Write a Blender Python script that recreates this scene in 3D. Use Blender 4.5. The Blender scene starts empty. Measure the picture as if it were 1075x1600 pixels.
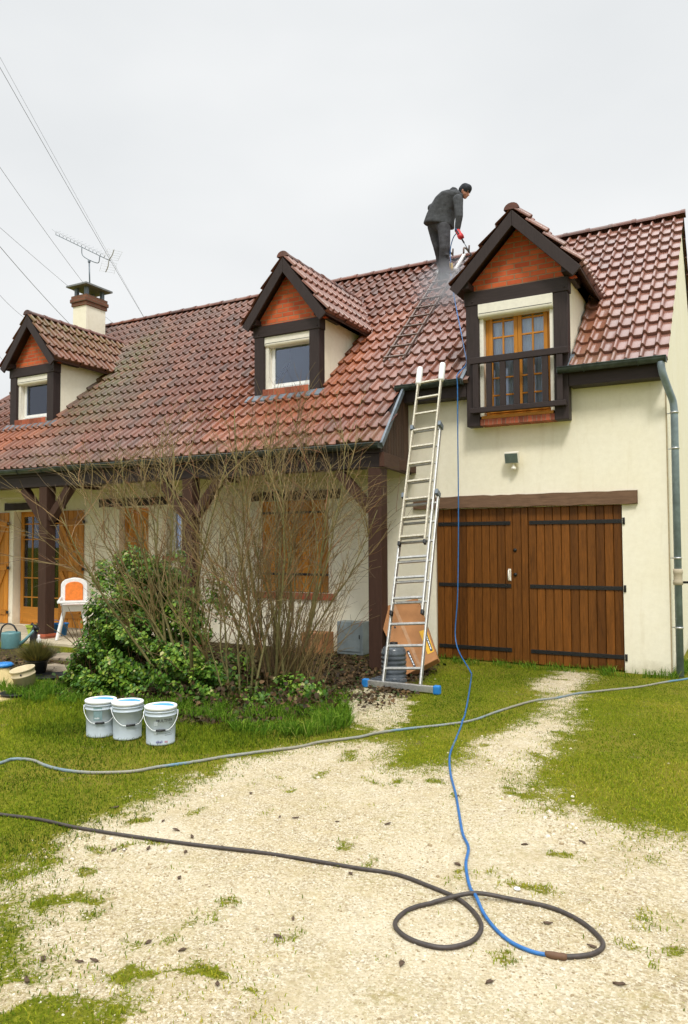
import bpy, math, random
import numpy as np
from mathutils import Vector, Matrix
R_ = math.radians
random.seed(7); rng = np.random.default_rng(7)
S = bpy.context.scene
COL = S.collection

# ---------------------------------------------------------------- camera
CAM = Vector((0.8943, -10.4067, 1.7)); YAW, PITCH, ROLL, FPX = 0.4967, 0.0426, -0.0043, 1165.5
def cam_basis():
    cy, sy, cp, sp = math.cos(YAW), math.sin(YAW), math.cos(PITCH), math.sin(PITCH)
    f = Vector((-sy*cp, cy*cp, sp)); r = Vector((cy, sy, 0)); u = r.cross(f)
    cr, sr = math.cos(ROLL), math.sin(ROLL)
    return cr*r + sr*u, -sr*r + cr*u, f
CR, CU, CF = cam_basis()
cd = bpy.data.cameras.new('camera'); cam = bpy.data.objects.new('camera', cd); COL.objects.link(cam)
m = Matrix((CR, CU, -CF)).transposed().to_4x4(); m.translation = CAM; cam.matrix_world = m
cd.sensor_fit = 'VERTICAL'; cd.sensor_height = 36; cd.lens = 36*FPX/1600.0
cd.clip_start = 0.05; cd.clip_end = 2000
S.camera = cam

# ---------------------------------------------------------------- world, sun, exposure
SUN_EL, SUN_AZ = R_(52), R_(150)
w = bpy.data.worlds.new('World'); S.world = w; w.use_nodes = True
nt = w.node_tree; nt.nodes.clear()
def wn(t, **k):
    n = nt.nodes.new(t)
    for a, b in k.items(): setattr(n, a, b)
    return n
sky = wn('ShaderNodeTexSky', sky_type='NISHITA', sun_disc=False); sky.sun_elevation = SUN_EL; sky.sun_rotation = SUN_AZ
sky.air_density = 1.5; sky.dust_density = 4
hs = wn('ShaderNodeHueSaturation'); hs.inputs['Saturation'].default_value = 0.25
nt.links.new(sky.outputs[0], hs.inputs['Color'])
tc = wn('ShaderNodeTexCoord'); mp = wn('ShaderNodeMapping'); mp.inputs['Scale'].default_value = (1.1, 1.1, 2.6)
nz = wn('ShaderNodeTexNoise'); nz.inputs['Scale'].default_value = 1.6; nz.inputs['Detail'].default_value = 4; nz.inputs['Roughness'].default_value = .45
cr = wn('ShaderNodeValToRGB'); cr.color_ramp.elements[0].position = .3; cr.color_ramp.elements[0].color = (5.65, 5.85, 6.0, 1)
cr.color_ramp.elements[1].position = .7; cr.color_ramp.elements[1].color = (6.95, 7.05, 7.1, 1)
nt.links.new(tc.outputs['Generated'], mp.inputs[0]); nt.links.new(mp.outputs[0], nz.inputs['Vector']); nt.links.new(nz.outputs[0], cr.inputs[0])
mx = wn('ShaderNodeMixRGB'); mx.inputs[0].default_value = .96
nt.links.new(hs.outputs[0], mx.inputs[1]); nt.links.new(cr.outputs[0], mx.inputs[2])
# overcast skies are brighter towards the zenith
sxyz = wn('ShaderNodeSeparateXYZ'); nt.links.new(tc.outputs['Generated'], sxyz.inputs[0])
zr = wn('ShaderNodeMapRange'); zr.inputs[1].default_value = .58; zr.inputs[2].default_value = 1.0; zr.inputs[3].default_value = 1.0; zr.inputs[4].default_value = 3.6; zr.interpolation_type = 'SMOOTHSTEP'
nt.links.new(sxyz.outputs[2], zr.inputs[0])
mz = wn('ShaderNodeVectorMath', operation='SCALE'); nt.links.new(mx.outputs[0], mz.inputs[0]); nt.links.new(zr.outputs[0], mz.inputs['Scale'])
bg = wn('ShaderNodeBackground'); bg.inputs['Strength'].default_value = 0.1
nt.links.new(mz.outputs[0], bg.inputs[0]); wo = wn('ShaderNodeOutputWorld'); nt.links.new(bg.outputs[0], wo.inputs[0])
sd = bpy.data.lights.new('sun', 'SUN'); sd.energy = 1.5; sd.angle = R_(12); sd.color = (1, .96, .88)
so = bpy.data.objects.new('sun', sd); COL.objects.link(so)
sdir = Vector((math.sin(SUN_AZ)*math.cos(SUN_EL), math.cos(SUN_AZ)*math.cos(SUN_EL), math.sin(SUN_EL)))
so.rotation_euler = sdir.to_track_quat('Z', 'Y').to_euler(); so.location = (5, -12, 12)
S.view_settings.view_transform = 'Standard'; S.view_settings.look = 'None'; S.view_settings.exposure = 0.45; S.view_settings.gamma = 1
S.render.engine = 'CYCLES'; S.cycles.max_bounces = 6; S.cycles.volume_step_rate = 2

# ---------------------------------------------------------------- pixel measurement helpers (photo pixels -> world points on real planes)
def ray(u, v): return CR*((u-537.5)/FPX) - CU*((v-800)/FPX) + CF
def hit(u, v, n, d):
    r = ray(u, v); n = Vector(n); return CAM + r*((d - n.dot(CAM))/n.dot(r))
def gp(u, v, z=0): return hit(u, v, (0, 0, 1), z)
def yp(u, v, y): return hit(u, v, (0, 1, 0), y)
RS, RY0, RZ0 = 0.8917, -1.325, 3.10            # main roof: z = RZ0 + RS*(y-RY0)
def rz(y): return RZ0 + RS*(y-RY0)
def rp(u, v, off=0):
    p = hit(u, v, (0, -RS, 1), RZ0 - RS*RY0); return p + Vector((0, -RS, 1)).normalized()*off

# ---------------------------------------------------------------- mesh builder
class MB:
    def __init__(s): s.v = []; s.f = []; s.m = []; s.t = []; s.sm = []
    def add(s, vs, fs, mat=0, tint=0.5, smooth=False):
        b = len(s.v); s.v += [tuple(p) for p in vs]
        for f in fs: s.f.append(tuple(b+i for i in f)); s.m.append(mat); s.t.append(tint); s.sm.append(smooth)
        return s
    def box(s, a, b, mat=0, tint=.5):
        x0, y0, z0 = a; x1, y1, z1 = b
        return s.add([(x0,y0,z0),(x1,y0,z0),(x1,y1,z0),(x0,y1,z0),(x0,y0,z1),(x1,y0,z1),(x1,y1,z1),(x0,y1,z1)],
              [(0,3,2,1),(4,5,6,7),(0,1,5,4),(1,2,6,5),(2,3,7,6),(3,0,4,7)], mat, tint)
    def obox(s, c, ax, ay, az, mat=0, tint=.5):
        c, ax, ay, az = map(Vector, (c, ax, ay, az)); P = []
        for k in (-1, 1):
            for i, j in ((-1,-1),(1,-1),(1,1),(-1,1)): P.append(c+ax*i+ay*j+az*k)
        return s.add(P, [(0,3,2,1),(4,5,6,7),(0,1,5,4),(1,2,6,5),(2,3,7,6),(3,0,4,7)], mat, tint)
    def beam(s, p, q, wd, ht, up=(0,0,1), mat=0, tint=.5):
        p, q, up = Vector(p), Vector(q), Vector(up); d = (q-p); L = d.length; d.normalize()
        sx = d.cross(up).normalized(); u = sx.cross(d)
        return s.obox((p+q)/2, sx*wd/2, d*L/2, u*ht/2, mat, tint)
    def prism(s, poly, axis, a, b, mat=0, tint=.5):
        """poly of 2D points extruded from a to b along axis 'x','y' or 'z'"""
        def P(p, h): return {'x': (h, p[0], p[1]), 'y': (p[0], h, p[1]), 'z': (p[0], p[1], h)}[axis]
        n = len(poly); vs = [P(p, a) for p in poly]+[P(p, b) for p in poly]
        return s.add(vs, [tuple(range(n))[::-1], tuple(range(n, 2*n))]+[(i, (i+1) % n, n+(i+1) % n, n+i) for i in range(n)], mat, tint)
    def tube(s, pts, rad, n=8, mat=0, tint=.5, cap=True, smooth=True):
        pts = [Vector(p) for p in pts]; k = len(pts)
        if not hasattr(rad, '__len__'): rad = [rad]*k
        vs = []; fs = []; t0 = (pts[1]-pts[0]).normalized()
        u = t0.orthogonal().normalized()
        for i in range(k):
            t = ((pts[min(i+1, k-1)]-pts[max(i-1, 0)])); t = t.normalized() if t.length > 1e-9 else t0
            u = (u - t*u.dot(t)); u = u.normalized() if u.length > 1e-6 else t.orthogonal().normalized()
            wv = t.cross(u)
            for j in range(n):
                a = 2*math.pi*j/n; vs.append(pts[i]+(u*math.cos(a)+wv*math.sin(a))*rad[i])
        for i in range(k-1):
            for j in range(n):
                a = i*n+j; b = i*n+(j+1) % n; fs.append((a, b, b+n, a+n))
        if cap: fs.append(tuple(range(n))[::-1]); fs.append(tuple(range((k-1)*n, k*n)))
        return s.add(vs, fs, mat, tint, smooth)
    def lathe(s, c, prof, n=24, mat=0, tint=.5, smooth=True, ax=(0,0,1)):
        """prof: list of (radius, height) along axis ax from point c"""
        c, ax = Vector(c), Vector(ax).normalized(); u = ax.orthogonal().normalized(); wv = ax.cross(u)
        if abs(ax.z) > .999: u, wv = Vector((1,0,0)), Vector((0,1,0))
        vs = []; fs = []
        for r, h in prof:
            for j in range(n):
                a = 2*math.pi*j/n; vs.append(c+ax*h+(u*math.cos(a)+wv*math.sin(a))*r)
        for i in range(len(prof)-1):
            for j in range(n):
                a = i*n+j; b = i*n+(j+1) % n; fs.append((a, b, b+n, a+n))
        return s.add(vs, fs, mat, tint, smooth)
    def build(s, name, mats, parent=None, bevel=0, smooth=None):
        me = bpy.data.meshes.new(name); me.from_pydata(s.v, [], s.f)
        if not isinstance(mats, (list, tuple)): mats = [mats]
        for mm in mats: me.materials.append(mm)
        me.polygons.foreach_set('material_index', s.m)
        me.polygons.foreach_set('use_smooth', [x if smooth is None else smooth for x in s.sm])
        at = me.attributes.new('tint', 'FLOAT', 'FACE'); at.data.foreach_set('value', s.t)
        me.update(); o = bpy.data.objects.new(name, me); COL.objects.link(o)
        if parent: o.parent = parent
        if bevel:
            b = o.modifiers.new('bevel', 'BEVEL'); b.width = bevel; b.segments = 2; b.limit_method = 'ANGLE'; b.angle_limit = R_(40)
        return o
def tag(o, label=None, cat=None, group=None, kind=None):
    if label: o['label'] = label
    if cat: o['category'] = cat
    if group: o['group'] = group
    if kind: o['kind'] = kind
    return o
def empty(name, loc, label, cat, group=None):
    """thing root; parts are built in world space and re-based on the root"""
    o = bpy.data.objects.new(name, None); COL.objects.link(o); o.location = loc; o.empty_display_size = .1
    return tag(o, label, cat, group)
def rebase(root):
    """children were built in world coordinates: keep them there"""
    inv = Matrix.Translation(root.location).inverted()
    for c in root.children: c.matrix_parent_inverse = inv
def noisy(v, a): return v + random.uniform(-a, a)

# ---------------------------------------------------------------- materials
def newmat(name):
    m = bpy.data.materials.new(name); m.use_nodes = True; m.node_tree.nodes.clear()
    return m, m.node_tree
class NT:
    def __init__(s, name):
        s.m, s.t = newmat(name); s.out = s.n('ShaderNodeOutputMaterial'); s.b = s.n('ShaderNodeBsdfPrincipled'); s.l(s.b.outputs[0], s.out.inputs['Surface'])
        s.tc = s.n('ShaderNodeTexCoord')
    def n(s, t, **k):
        x = s.t.nodes.new(t)
        for a, b in k.items(): setattr(x, a, b)
        return x
    def l(s, a, b): s.t.links.new(a, b)
    def noise(s, scale, detail=3, rough=.5, co=None, sc=None, dist=0):
        x = s.n('ShaderNodeTexNoise'); x.inputs['Scale'].default_value = scale; x.inputs['Detail'].default_value = detail; x.inputs['Roughness'].default_value = rough; x.inputs['Distortion'].default_value = dist
        s.l(s.vec(sc, co), x.inputs['Vector']); return x.outputs[0]
    def vec(s, sc=None, co=None):
        co = co or s.tc.outputs['Object']
        if sc is None: return co
        mp = s.n('ShaderNodeMapping'); mp.inputs['Scale'].default_value = sc; s.l(co, mp.inputs[0]); return mp.outputs[0]
    def attr(s, name): x = s.n('ShaderNodeAttribute'); x.attribute_name = name; return x
    def ramp(s, fac, stops):
        x = s.n('ShaderNodeValToRGB'); e = x.color_ramp.elements
        while len(e) < len(stops): e.new(.5)
        for i, (p, c) in enumerate(stops):
            e[i].position = p; e[i].color = (*c, 1) if len(c) == 3 else c
        s.l(fac, x.inputs[0]); return x.outputs[0]
    def mix(s, fac, a, b, mode='MIX'):
        x = s.n('ShaderNodeMixRGB'); x.blend_type = mode
        for i, q in enumerate((fac, a, b)):
            if isinstance(q, (int, float)): x.inputs[i].default_value = q if i == 0 else (q, q, q, 1)
            elif isinstance(q, tuple): x.inputs[i].default_value = (*q, 1)
            else: s.l(q, x.inputs[i])
        return x.outputs[0]
    def math(s, op, a, b=0, clamp=False):
        x = s.n('ShaderNodeMath'); x.operation = op; x.use_clamp = clamp
        for i, q in enumerate((a, b)):
            if isinstance(q, (int, float)): x.inputs[i].default_value = q
            else: s.l(q, x.inputs[i])
        return x.outputs[0]
    def bump(s, h, st=.3, d=.01):
        x = s.n('ShaderNodeBump'); x.inputs['Strength'].default_value = st; x.inputs['Distance'].default_value = d
        s.l(h, x.inputs['Height']); s.l(x.outputs[0], s.b.inputs['Normal']); return x
    def col(s, c):
        if isinstance(c, tuple): s.b.inputs['Base Color'].default_value = (*c, 1)
        else: s.l(c, s.b.inputs['Base Color'])
    def set(s, **k):
        for a, b in k.items():
            a = {'rough': 'Roughness', 'metal': 'Metallic', 'spec': 'Specular IOR Level', 'coat': 'Coat Weight', 'trans': 'Transmission Weight', 'alpha': 'Alpha'}[a]
            if isinstance(b, (int, float)): s.b.inputs[a].default_value = b
            else: s.l(b, s.b.inputs[a])
def plain(name, c, rough=.5, metal=0, var=.15, scale=20, spec=.5, bump=.1, bd=.004):
    g = NT(name); n = g.noise(scale, 4, .6)
    lo = tuple(x*(1-var) for x in c); hi = tuple(min(1, x*(1+var)) for x in c)
    g.col(g.ramp(n, [(.3, lo), (.7, hi)])); g.set(rough=rough, metal=metal, spec=spec)
    if bump: g.bump(n, bump, bd)
    return g.m
def wood(name, c, grain, rough=.6, var=.45, spec=.2, wear=None):
    """grain: axis letter along which the grain runs; per-board tint from the 'tint' attribute"""
    g = NT(name); sc = {'x': (1.2, 16, 16), 'y': (16, 1.2, 16), 'z': (16, 16, 1.2)}[grain]
    n1 = g.noise(2.4, 6, .65, sc=sc, dist=.6); n2 = g.noise(9, 4, .6, sc=sc)
    t = g.attr('tint').outputs['Fac']
    lo = tuple(x*(1-var) for x in c); hi = tuple(min(1, x*(1+var)) for x in c)
    base = g.ramp(n1, [(.28, lo), (.5, c), (.75, hi)])
    base = g.mix(.35, base, g.ramp(n2, [(.3, lo), (.7, hi)]))
    base = g.mix(1.0, base, g.ramp(t, [(0, (.60, .57, .54)), (.5, (1, 1, 1)), (1, (1.32, 1.28, 1.15))]), 'MULTIPLY')
    if wear: 
        wn_ = g.noise(6, 5, .7, sc=sc); base = g.mix(g.ramp(wn_, [(.66, (0,0,0)), (.74, (1,1,1))]), base, wear)
    g.col(base); g.set(rough=rough, spec=spec); g.bump(n2, .35, .004)
    return g.m
M = {}
# render wall
g = NT('cream_render'); n = g.noise(1.1, 5, .6); n2 = g.noise(140, 3, .6); st = g.noise(2.2, 4, .6, sc=(3.5, 3.5, .5))
c = g.ramp(n, [(.3, (.90, .84, .665)), (.7, (.94, .89, .745))])
c = g.mix(g.ramp(st, [(.55, (0,0,0)), (.8, (.35,.35,.35))]), c, (.66, .57, .38))
sx = g.n('ShaderNodeSeparateXYZ'); g.l(g.tc.outputs['Object'], sx.inputs[0])
low = g.ramp(g.math('ADD', sx.outputs[2], g.math('MULTIPLY', g.noise(5, 4, .7), .35)), [(.12, (1,1,1)), (.36, (0,0,0))])
c = g.mix(g.math('MULTIPLY', low, .6), c, (.30, .25, .13))
tr2 = g.noise(13, 5, .7); c = g.mix(g.ramp(tr2, [(.35, (.14,.14,.14)), (.65, (0,0,0))]), c, (.55, .48, .33))
g.col(c); g.set(rough=.92, spec=.2); g.bump(g.math('ADD', n2, g.math('MULTIPLY', tr2, .8)), .4, .006); M['render'] = g.m
# tiles
def tilemat(name, moss):
    g = NT(name); t = g.attr('tint').outputs['Fac']; big = g.noise(.55, 4, .6); mid = g.noise(3.0, 5, .65); fine = g.noise(40, 4, .7)
    c = g.ramp(t, [(0, (.060, .026, .018)), (.35, (.135, .042, .024)), (.7, (.19, .058, .030)), (1, (.28, .10, .05))])
    c = g.mix(g.ramp(mid, [(.42, (0,0,0)), (.7, (.5,.5,.5))]), c, (.26, .085, .045))
    c = g.mix(g.ramp(fine, [(.45, (0,0,0)), (.75, (.6,.6,.6))]), c, (.10, .06, .045))
    c = g.mix(g.ramp(g.noise(1.4, 5, .7, sc=(1, .45, .45)), [(.52, (0,0,0)), (.72, (.55,.55,.55))]), c, (.30, .20, .16))
    a = g.attr('moss').outputs['Fac']
    mn = g.math('MULTIPLY', a, g.ramp(g.noise(7, 5, .75), [(.35, (0,0,0)), (.6, (1,1,1))]))
    c = g.mix(mn, c, g.ramp(fine, [(.3, (.045, .05, .018)), (.7, (.19, .17, .035))]))
    wt = g.math('MULTIPLY', g.attr('weather').outputs['Fac'], g.ramp(g.noise(1.2, 5, .7), [(.38, (.1,.1,.1)), (.62, (1,1,1))]))
    c = g.mix(g.math('MULTIPLY', wt, .7), c, g.ramp(fine, [(.3, (.055, .045, .036)), (.7, (.15, .11, .085))]))
    o = g.attr('wash').outputs['Fac']
    c = g.mix(g.math('MULTIPLY', o, .75), c, g.ramp(t, [(0, (.26, .07, .02)), (1, (.42, .125, .04))]))
    p = g.attr('pale').outputs['Fac']
    c = g.mix(g.math('MULTIPLY', p, .7), c, g.ramp(fine, [(.3, (.22, .10, .078)), (.7, (.36, .20, .165))]))
    g.col(c); g.set(rough=g.mix(p, g.ramp(fine, [(.3, (.28,)*3), (.7, (.46,)*3)]), (.15, .15, .15)), spec=g.math('ADD', .45, g.math('MULTIPLY', p, .5))); g.bump(fine, .35, .006); return g.m
M['tile'] = tilemat('clay_tile', 1)
M['deck'] = plain('roof_underlay', (.03, .02, .018), .9)
M['dark'] = wood('dark_timber', (.040, .029, .028), 'z', .5, .3)
M['darkx'] = wood('dark_timber_across', (.040, .029, .028), 'x', .5, .3)
M['brown'] = wood('brown_timber', (.062, .032, .022), 'z', .6, .35)
M['brownx'] = wood('brown_timber_across', (.062, .032, .022), 'x', .6, .35)
M['browny'] = wood('brown_timber_deep', (.075, .036, .024), 'y', .6, .35)
M['lintel'] = wood('weathered_beam', (.17, .10, .062), 'x', .8, .45, wear=(.26, .20, .15))
M['garage'] = wood('garage_boards', (.145, .052, .009), 'z', .45, .6, .22, wear=(.24, .12, .04))
M['orange'] = wood('varnished_pine', (.50, .205, .030), 'z', .4, .3)
M['orangex'] = wood('varnished_pine_across', (.50, .205, .030), 'x', .4, .3)
M['zinc'] = plain('zinc', (.22, .28, .32), .5, .15, .3, 6)
M['gutter'] = plain('painted_gutter', (.045, .06, .055), .4, .3, .5, 9)
M['alu'] = plain('aluminium', (.50, .50, .48), .42, .7, .18, 30)
M['alu_paint'] = plain('spattered_aluminium', (.52, .48, .38), .55, .35, .28, 45)
M['iron'] = plain('black_iron', (.012, .012, .012), .5, .2, .3, 30)
M['black'] = plain('black_plastic', (.012, .013, .015), .4)
M['white'] = plain('white_plastic', (.80, .80, .78), .35, 0, .05)
M['cream'] = plain('cream_plastic', (.82, .78, .68), .4, 0, .06)
M['blue'] = plain('blue_plastic', (.02, .20, .55), .4)
M['curtain'] = plain('curtain', (.80, .83, .90), .9, 0, .12, 4)
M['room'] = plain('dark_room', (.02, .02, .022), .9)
M['zincflash'] = plain('lead_flashing', (.15, .18, .21), .5, .3, .3, 9)
g = NT('window_glass'); g.t.nodes.remove(g.b)
gl = g.n('ShaderNodeBsdfGlossy'); gl.inputs['Roughness'].default_value = .02; gl.inputs['Color'].default_value = (.75, .82, 1, 1)
tr = g.n('ShaderNodeBsdfTransparent'); tr.inputs['Color'].default_value = (.90, .94, .97, 1); ms = g.n('ShaderNodeMixShader')
fr = g.n('ShaderNodeFresnel'); fr.inputs['IOR'].default_value = 1.5
g.l(g.math('ADD', g.math('MULTIPLY', fr.outputs[0], 1.4), .03, True), ms.inputs[0]); g.l(tr.outputs[0], ms.inputs[1]); g.l(gl.outputs[0], ms.inputs[2]); g.l(ms.outputs[0], g.out.inputs['Surface'])
M['glass'] = g.m
def brickmat(name, c1, c2, mort, bw=.22, bh=.075, rough=.8):
    g = NT(name); sx = g.n('ShaderNodeSeparateXYZ'); g.l(g.tc.outputs['Object'], sx.inputs[0]); cb = g.n('ShaderNodeCombineXYZ')
    g.l(g.math('ADD', sx.outputs[0], sx.outputs[1]), cb.inputs[0]); g.l(sx.outputs[2], cb.inputs[1])
    b = g.n('ShaderNodeTexBrick'); b.inputs['Scale'].default_value = 1; b.inputs['Brick Width'].default_value = bw; b.inputs['Row Height'].default_value = bh
    b.inputs['Mortar Size'].default_value = .0095; b.inputs['Mortar Smooth'].default_value = .3; b.inputs['Bias'].default_value = 0
    b.inputs['Color1'].default_value = (*c1, 1); b.inputs['Color2'].default_value = (*c2, 1); b.inputs['Mortar'].default_value = (*mort, 1)
    g.l(cb.outputs[0], b.inputs['Vector']); n = g.noise(9, 5, .7)
    g.col(g.mix(.22, b.outputs[0], g.ramp(n, [(.3, tuple(x*.55 for x in c1)), (.7, c2)]))); g.set(rough=rough)
    bp = g.bump(g.math('SUBTRACT', 1.0, b.outputs[1]), .8, .008); return g.m
M['brick'] = brickmat('orange_brick', (.48, .062, .018), (.74, .155, .045), (.34, .235, .13))
M['chimbrick'] = brickmat('aged_brick', (.16, .055, .03), (.24, .095, .05), (.13, .10, .06), .2, .07)
def brickpiece(name, c):
    g = NT(name); t = g.attr('tint').outputs['Fac']; n = g.noise(30, 4, .7)
    c0 = g.ramp(t, [(0, tuple(x*.55 for x in c)), (.5, c), (1, tuple(min(1, x*1.4) for x in c))])
    g.col(g.mix(g.ramp(n, [(.4, (0,0,0)), (.8, (.5,.5,.5))]), c0, (.3, .2, .14))); g.set(rough=.8); g.bump(n, .4, .004); return g.m
M['sill'] = brickpiece('sill_brick', (.36, .075, .03))
M['mortar'] = plain('mortar', (.42, .36, .27), .9)

# ================================================================= GROUND
def fbm(x, y, sc, seed, octv=3):
    r = np.random.default_rng(seed); tot = 0; amp = 1; s = 0
    for o in range(octv):
        T = r.random((256, 256)); X = x*sc*2**o+37.3*o; Y = y*sc*2**o+11.1*o
        xi = np.floor(X).astype(int); yi = np.floor(Y).astype(int); fx = X-xi; fy = Y-yi; fx = fx*fx*(3-2*fx); fy = fy*fy*(3-2*fy)
        q = lambda a, b: T[a % 256, b % 256]
        tot = tot+amp*((q(xi, yi)*(1-fx)+q(xi+1, yi)*fx)*(1-fy)+(q(xi, yi+1)*(1-fx)+q(xi+1, yi+1)*fx)*fy); s += amp; amp *= .5
    return tot/s
def sdist(px, py, poly):
    """signed distance, positive inside"""
    P = np.array(poly); d = np.full(px.shape, 1e9); ins = np.zeros(px.shape, bool); n = len(P)
    for i in range(n):
        a, b = P[i], P[(i+1) % n]; e = b-a; t = np.clip(((px-a[0])*e[0]+(py-a[1])*e[1])/(e@e+1e-12), 0, 1)
        d = np.minimum(d, np.hypot(px-a[0]-t*e[0], py-a[1]-t*e[1]))
        c = (a[1] > py) != (b[1] > py)
        with np.errstate(divide='ignore', invalid='ignore'):
            ins ^= c & (px < (b[0]-a[0])*(py-a[1])/(b[1]-a[1]+1e-12)+a[0])
    return np.where(ins, d, -d)
def G(pts): return [tuple(gp(*p))[:2] for p in pts]
POLY_GRAVEL = G([(330,1640),(360,1590),(300,1555),(200,1540),(120,1525),(60,1490),(75,1440),(10,1400),(45,1345),(100,1305),(200,1270),(300,1215),(380,1185),(470,1172),(560,1158),(600,1160),(590,1195),(660,1205),(715,1190),(730,1160),(800,1135),(850,1112),(868,1085),(840,1068),(880,1050),(915,1052),(905,1090),(890,1140),(855,1185),(835,1225),(860,1258),(930,1272),(1000,1298),(1075,1312),(1400,1380),(1600,1700),(1000,1800),(400,1800)])
POLY_DIRT = G([(520,1085),(580,1070),(640,1095),(630,1120),(600,1145),(550,1128),(530,1105)])
POLY_BED = G([(85,1062),(100,1085),(200,1098),(300,1135),(400,1128),(530,1112),(600,1100),(640,1078),(690,1040),(600,1030),(560,1015),(300,1000),(140,1000),(100,1030)])
POLY_DARK = G([(-200,1012),(90,1012),(115,1040),(85,1068),(50,1050),(-200,1040)])
POLY_SAND = G([(-200,1040),(10,1045),(45,1062),(38,1082),(0,1096),(-200,1110)])
POLY_OUTG = G([(-20,1455),(60,1490),(200,1545),(330,1570),(380,1700),(-200,1800)])
SPOTS = [(205,1476,.06),(300,1528,.10),(340,1560,.12),(190,1528,.06),(310,1590,.10),(140,1362,.07),(80,1405,.10),(1062,1484,.09),(650,1182,.10),(760,1140,.10),(960,1275,.10)]
def masks(x, y):
    nz = fbm(x, y, 1.6, 1, 4)-.5; nz2 = fbm(x, y, 9, 2, 3)-.5
    g = sdist(x, y, POLY_GRAVEL)+nz*.40+nz2*.30; gr = np.clip(g/.55+.5, 0, 1)
    for (u, v, sr) in SPOTS:
        q = gp(u, v); gr = gr*(1-np.clip(1.1-np.hypot(x-q.x, y-q.y)/sr*.8+nz2*2.4+nz, 0, .68))
    weed = fbm(x, y, 4.5, 5, 3); gr = gr*np.clip((.90-weed)/.22, .35, 1)
    sd_o = sdist(x, y, POLY_OUTG); gr = np.where((sd_o > -.15) & (fbm(x, y, 3.2, 8, 3) > .53), np.maximum(gr, .8), gr)
    d = sdist(x, y, POLY_DIRT)+nz2*.3; gr = np.maximum(gr, np.clip(d/.2+.5, 0, .62))
    bed = np.clip((sdist(x, y, POLY_BED)+nz*.25)/.25+.5, 0, 1); bed = np.maximum(bed, np.clip((sdist(x, y, POLY_DARK)+nz*.1)/.15+.5, 0, 1))
    bed = np.where(gr > .5, bed*.3, bed)
    sand = np.clip((sdist(x, y, POLY_SAND)+nz*.15)/.12+.5, 0, 1)
    return gr, bed, sand
def ground_z(x, y):
    return (fbm(x, y, .5, 21, 2)-.5)*.03*np.clip(-y/1.5, 0, 1) + (fbm(x, y, 5, 22, 2)-.5)*.012
xs = np.concatenate([np.linspace(-400, -16, 20)[:-1], np.arange(-16, -8, .07), np.arange(-8, 1.6, .032), np.linspace(1.6, 8, 24), np.linspace(9, 400, 16)])
ys = np.concatenate([np.linspace(-400, -13, 16)[:-1], np.arange(-13, -9, .1), np.arange(-9, -3, .03), np.arange(-3, .6, .05), np.linspace(.6, 12, 20), np.linspace(13, 600, 18)])
GX, GY = np.meshgrid(xs, ys); gx, gy = GX.ravel(), GY.ravel()
far = np.clip(1-(np.abs(gx+5)-12)/10, 0, 1)*np.clip(1-(np.abs(gy+4)-10)/10, 0, 1)
gr, bed, sand = masks(gx, gy)
gz = ground_z(gx, gy)*far
nx, ny = len(xs), len(ys)
me = bpy.data.meshes.new('ground'); me.vertices.add(nx*ny); me.vertices.foreach_set('co', np.stack([gx, gy, gz], 1).ravel().astype(np.float32))
ii, jj = np.meshgrid(np.arange(nx-1), np.arange(ny-1)); q = (jj*nx+ii).ravel()
F = np.stack([q, q+1, q+1+nx, q+nx], 1)
me.loops.add(F.size); me.loops.foreach_set('vertex_index', F.ravel()); me.polygons.add(len(F)); me.polygons.foreach_set('loop_start', np.arange(len(F))*4); me.polygons.foreach_set('loop_total', np.full(len(F), 4))
me.polygons.foreach_set('use_smooth', np.ones(len(F), bool)); me.update(calc_edges=True)
for nm, a in (('gravel', gr), ('bed', bed), ('sand', sand)):
    at = me.attributes.new(nm, 'FLOAT', 'POINT'); at.data.foreach_set('value', a.astype(np.float32))
g = NT('ground_mix')
fine = g.noise(55, 5, .75); med = g.noise(7, 5, .7); big = g.noise(.9, 4, .6)
vo = g.n('ShaderNodeTexVoronoi'); vo.inputs['Scale'].default_value = 105; g.l(g.vec(None), vo.inputs['Vector'])
sepv = g.n('ShaderNodeSeparateColor'); g.l(vo.outputs['Color'], sepv.inputs[0])
gravel = g.ramp(sepv.outputs[0], [(0, (.27, .21, .13)), (.3, (.44, .37, .25)), (.65, (.565, .495, .36)), (1, (.74, .685, .56))])
gravel = g.mix(g.ramp(med, [(.35, (0,0,0)), (.7, (.55,.55,.55))]), gravel, (.60, .49, .28))
gravel = g.mix(g.ramp(fine, [(.50, (0,0,0)), (.72, (.75,.75,.75))]), gravel, (.40, .30, .14))
gravel = g.mix(g.ramp(big, [(.45, (0,0,0)), (.75, (.6,.6,.6))]), gravel, (.74, .66, .50))
film = g.math('MULTIPLY', g.ramp(g.noise(1.7, 5, .75), [(.46, (0,0,0)), (.66, (1,1,1))]), g.ramp(g.noise(26, 4, .75), [(.46, (0,0,0)), (.60, (1,1,1))]))
gravel = g.mix(g.math('MULTIPLY', film, .75), gravel, (.30, .245, .085))
grit = g.ramp(g.noise(120, 3, .8), [(.60, (0,0,0)), (.70, (1,1,1))]); gravel = g.mix(g.math('MULTIPLY', grit, .55), gravel, (.20, .14, .07))
damp = g.ramp(g.noise(2.6, 4, .6, sc=(1, .5, 1)), [(.55, (0,0,0)), (.80, (.85,.85,.85))]); gravel = g.mix(damp, gravel, (.44, .35, .20))
turf = g.ramp(g.noise(30, 5, .75), [(.25, (.040, .050, .006)), (.5, (.13, .150, .011)), (.75, (.29, .27, .03))])
turf = g.mix(g.ramp(big, [(.4, (0,0,0)), (.62, (.7,.7,.7))]), turf, (.22, .185, .03))
soil = g.ramp(med, [(.3, (.035, .026, .014)), (.7, (.10, .075, .04))])
sandc = g.ramp(fine, [(.3, (.48, .36, .15)), (.7, (.62, .50, .26))])
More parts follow.
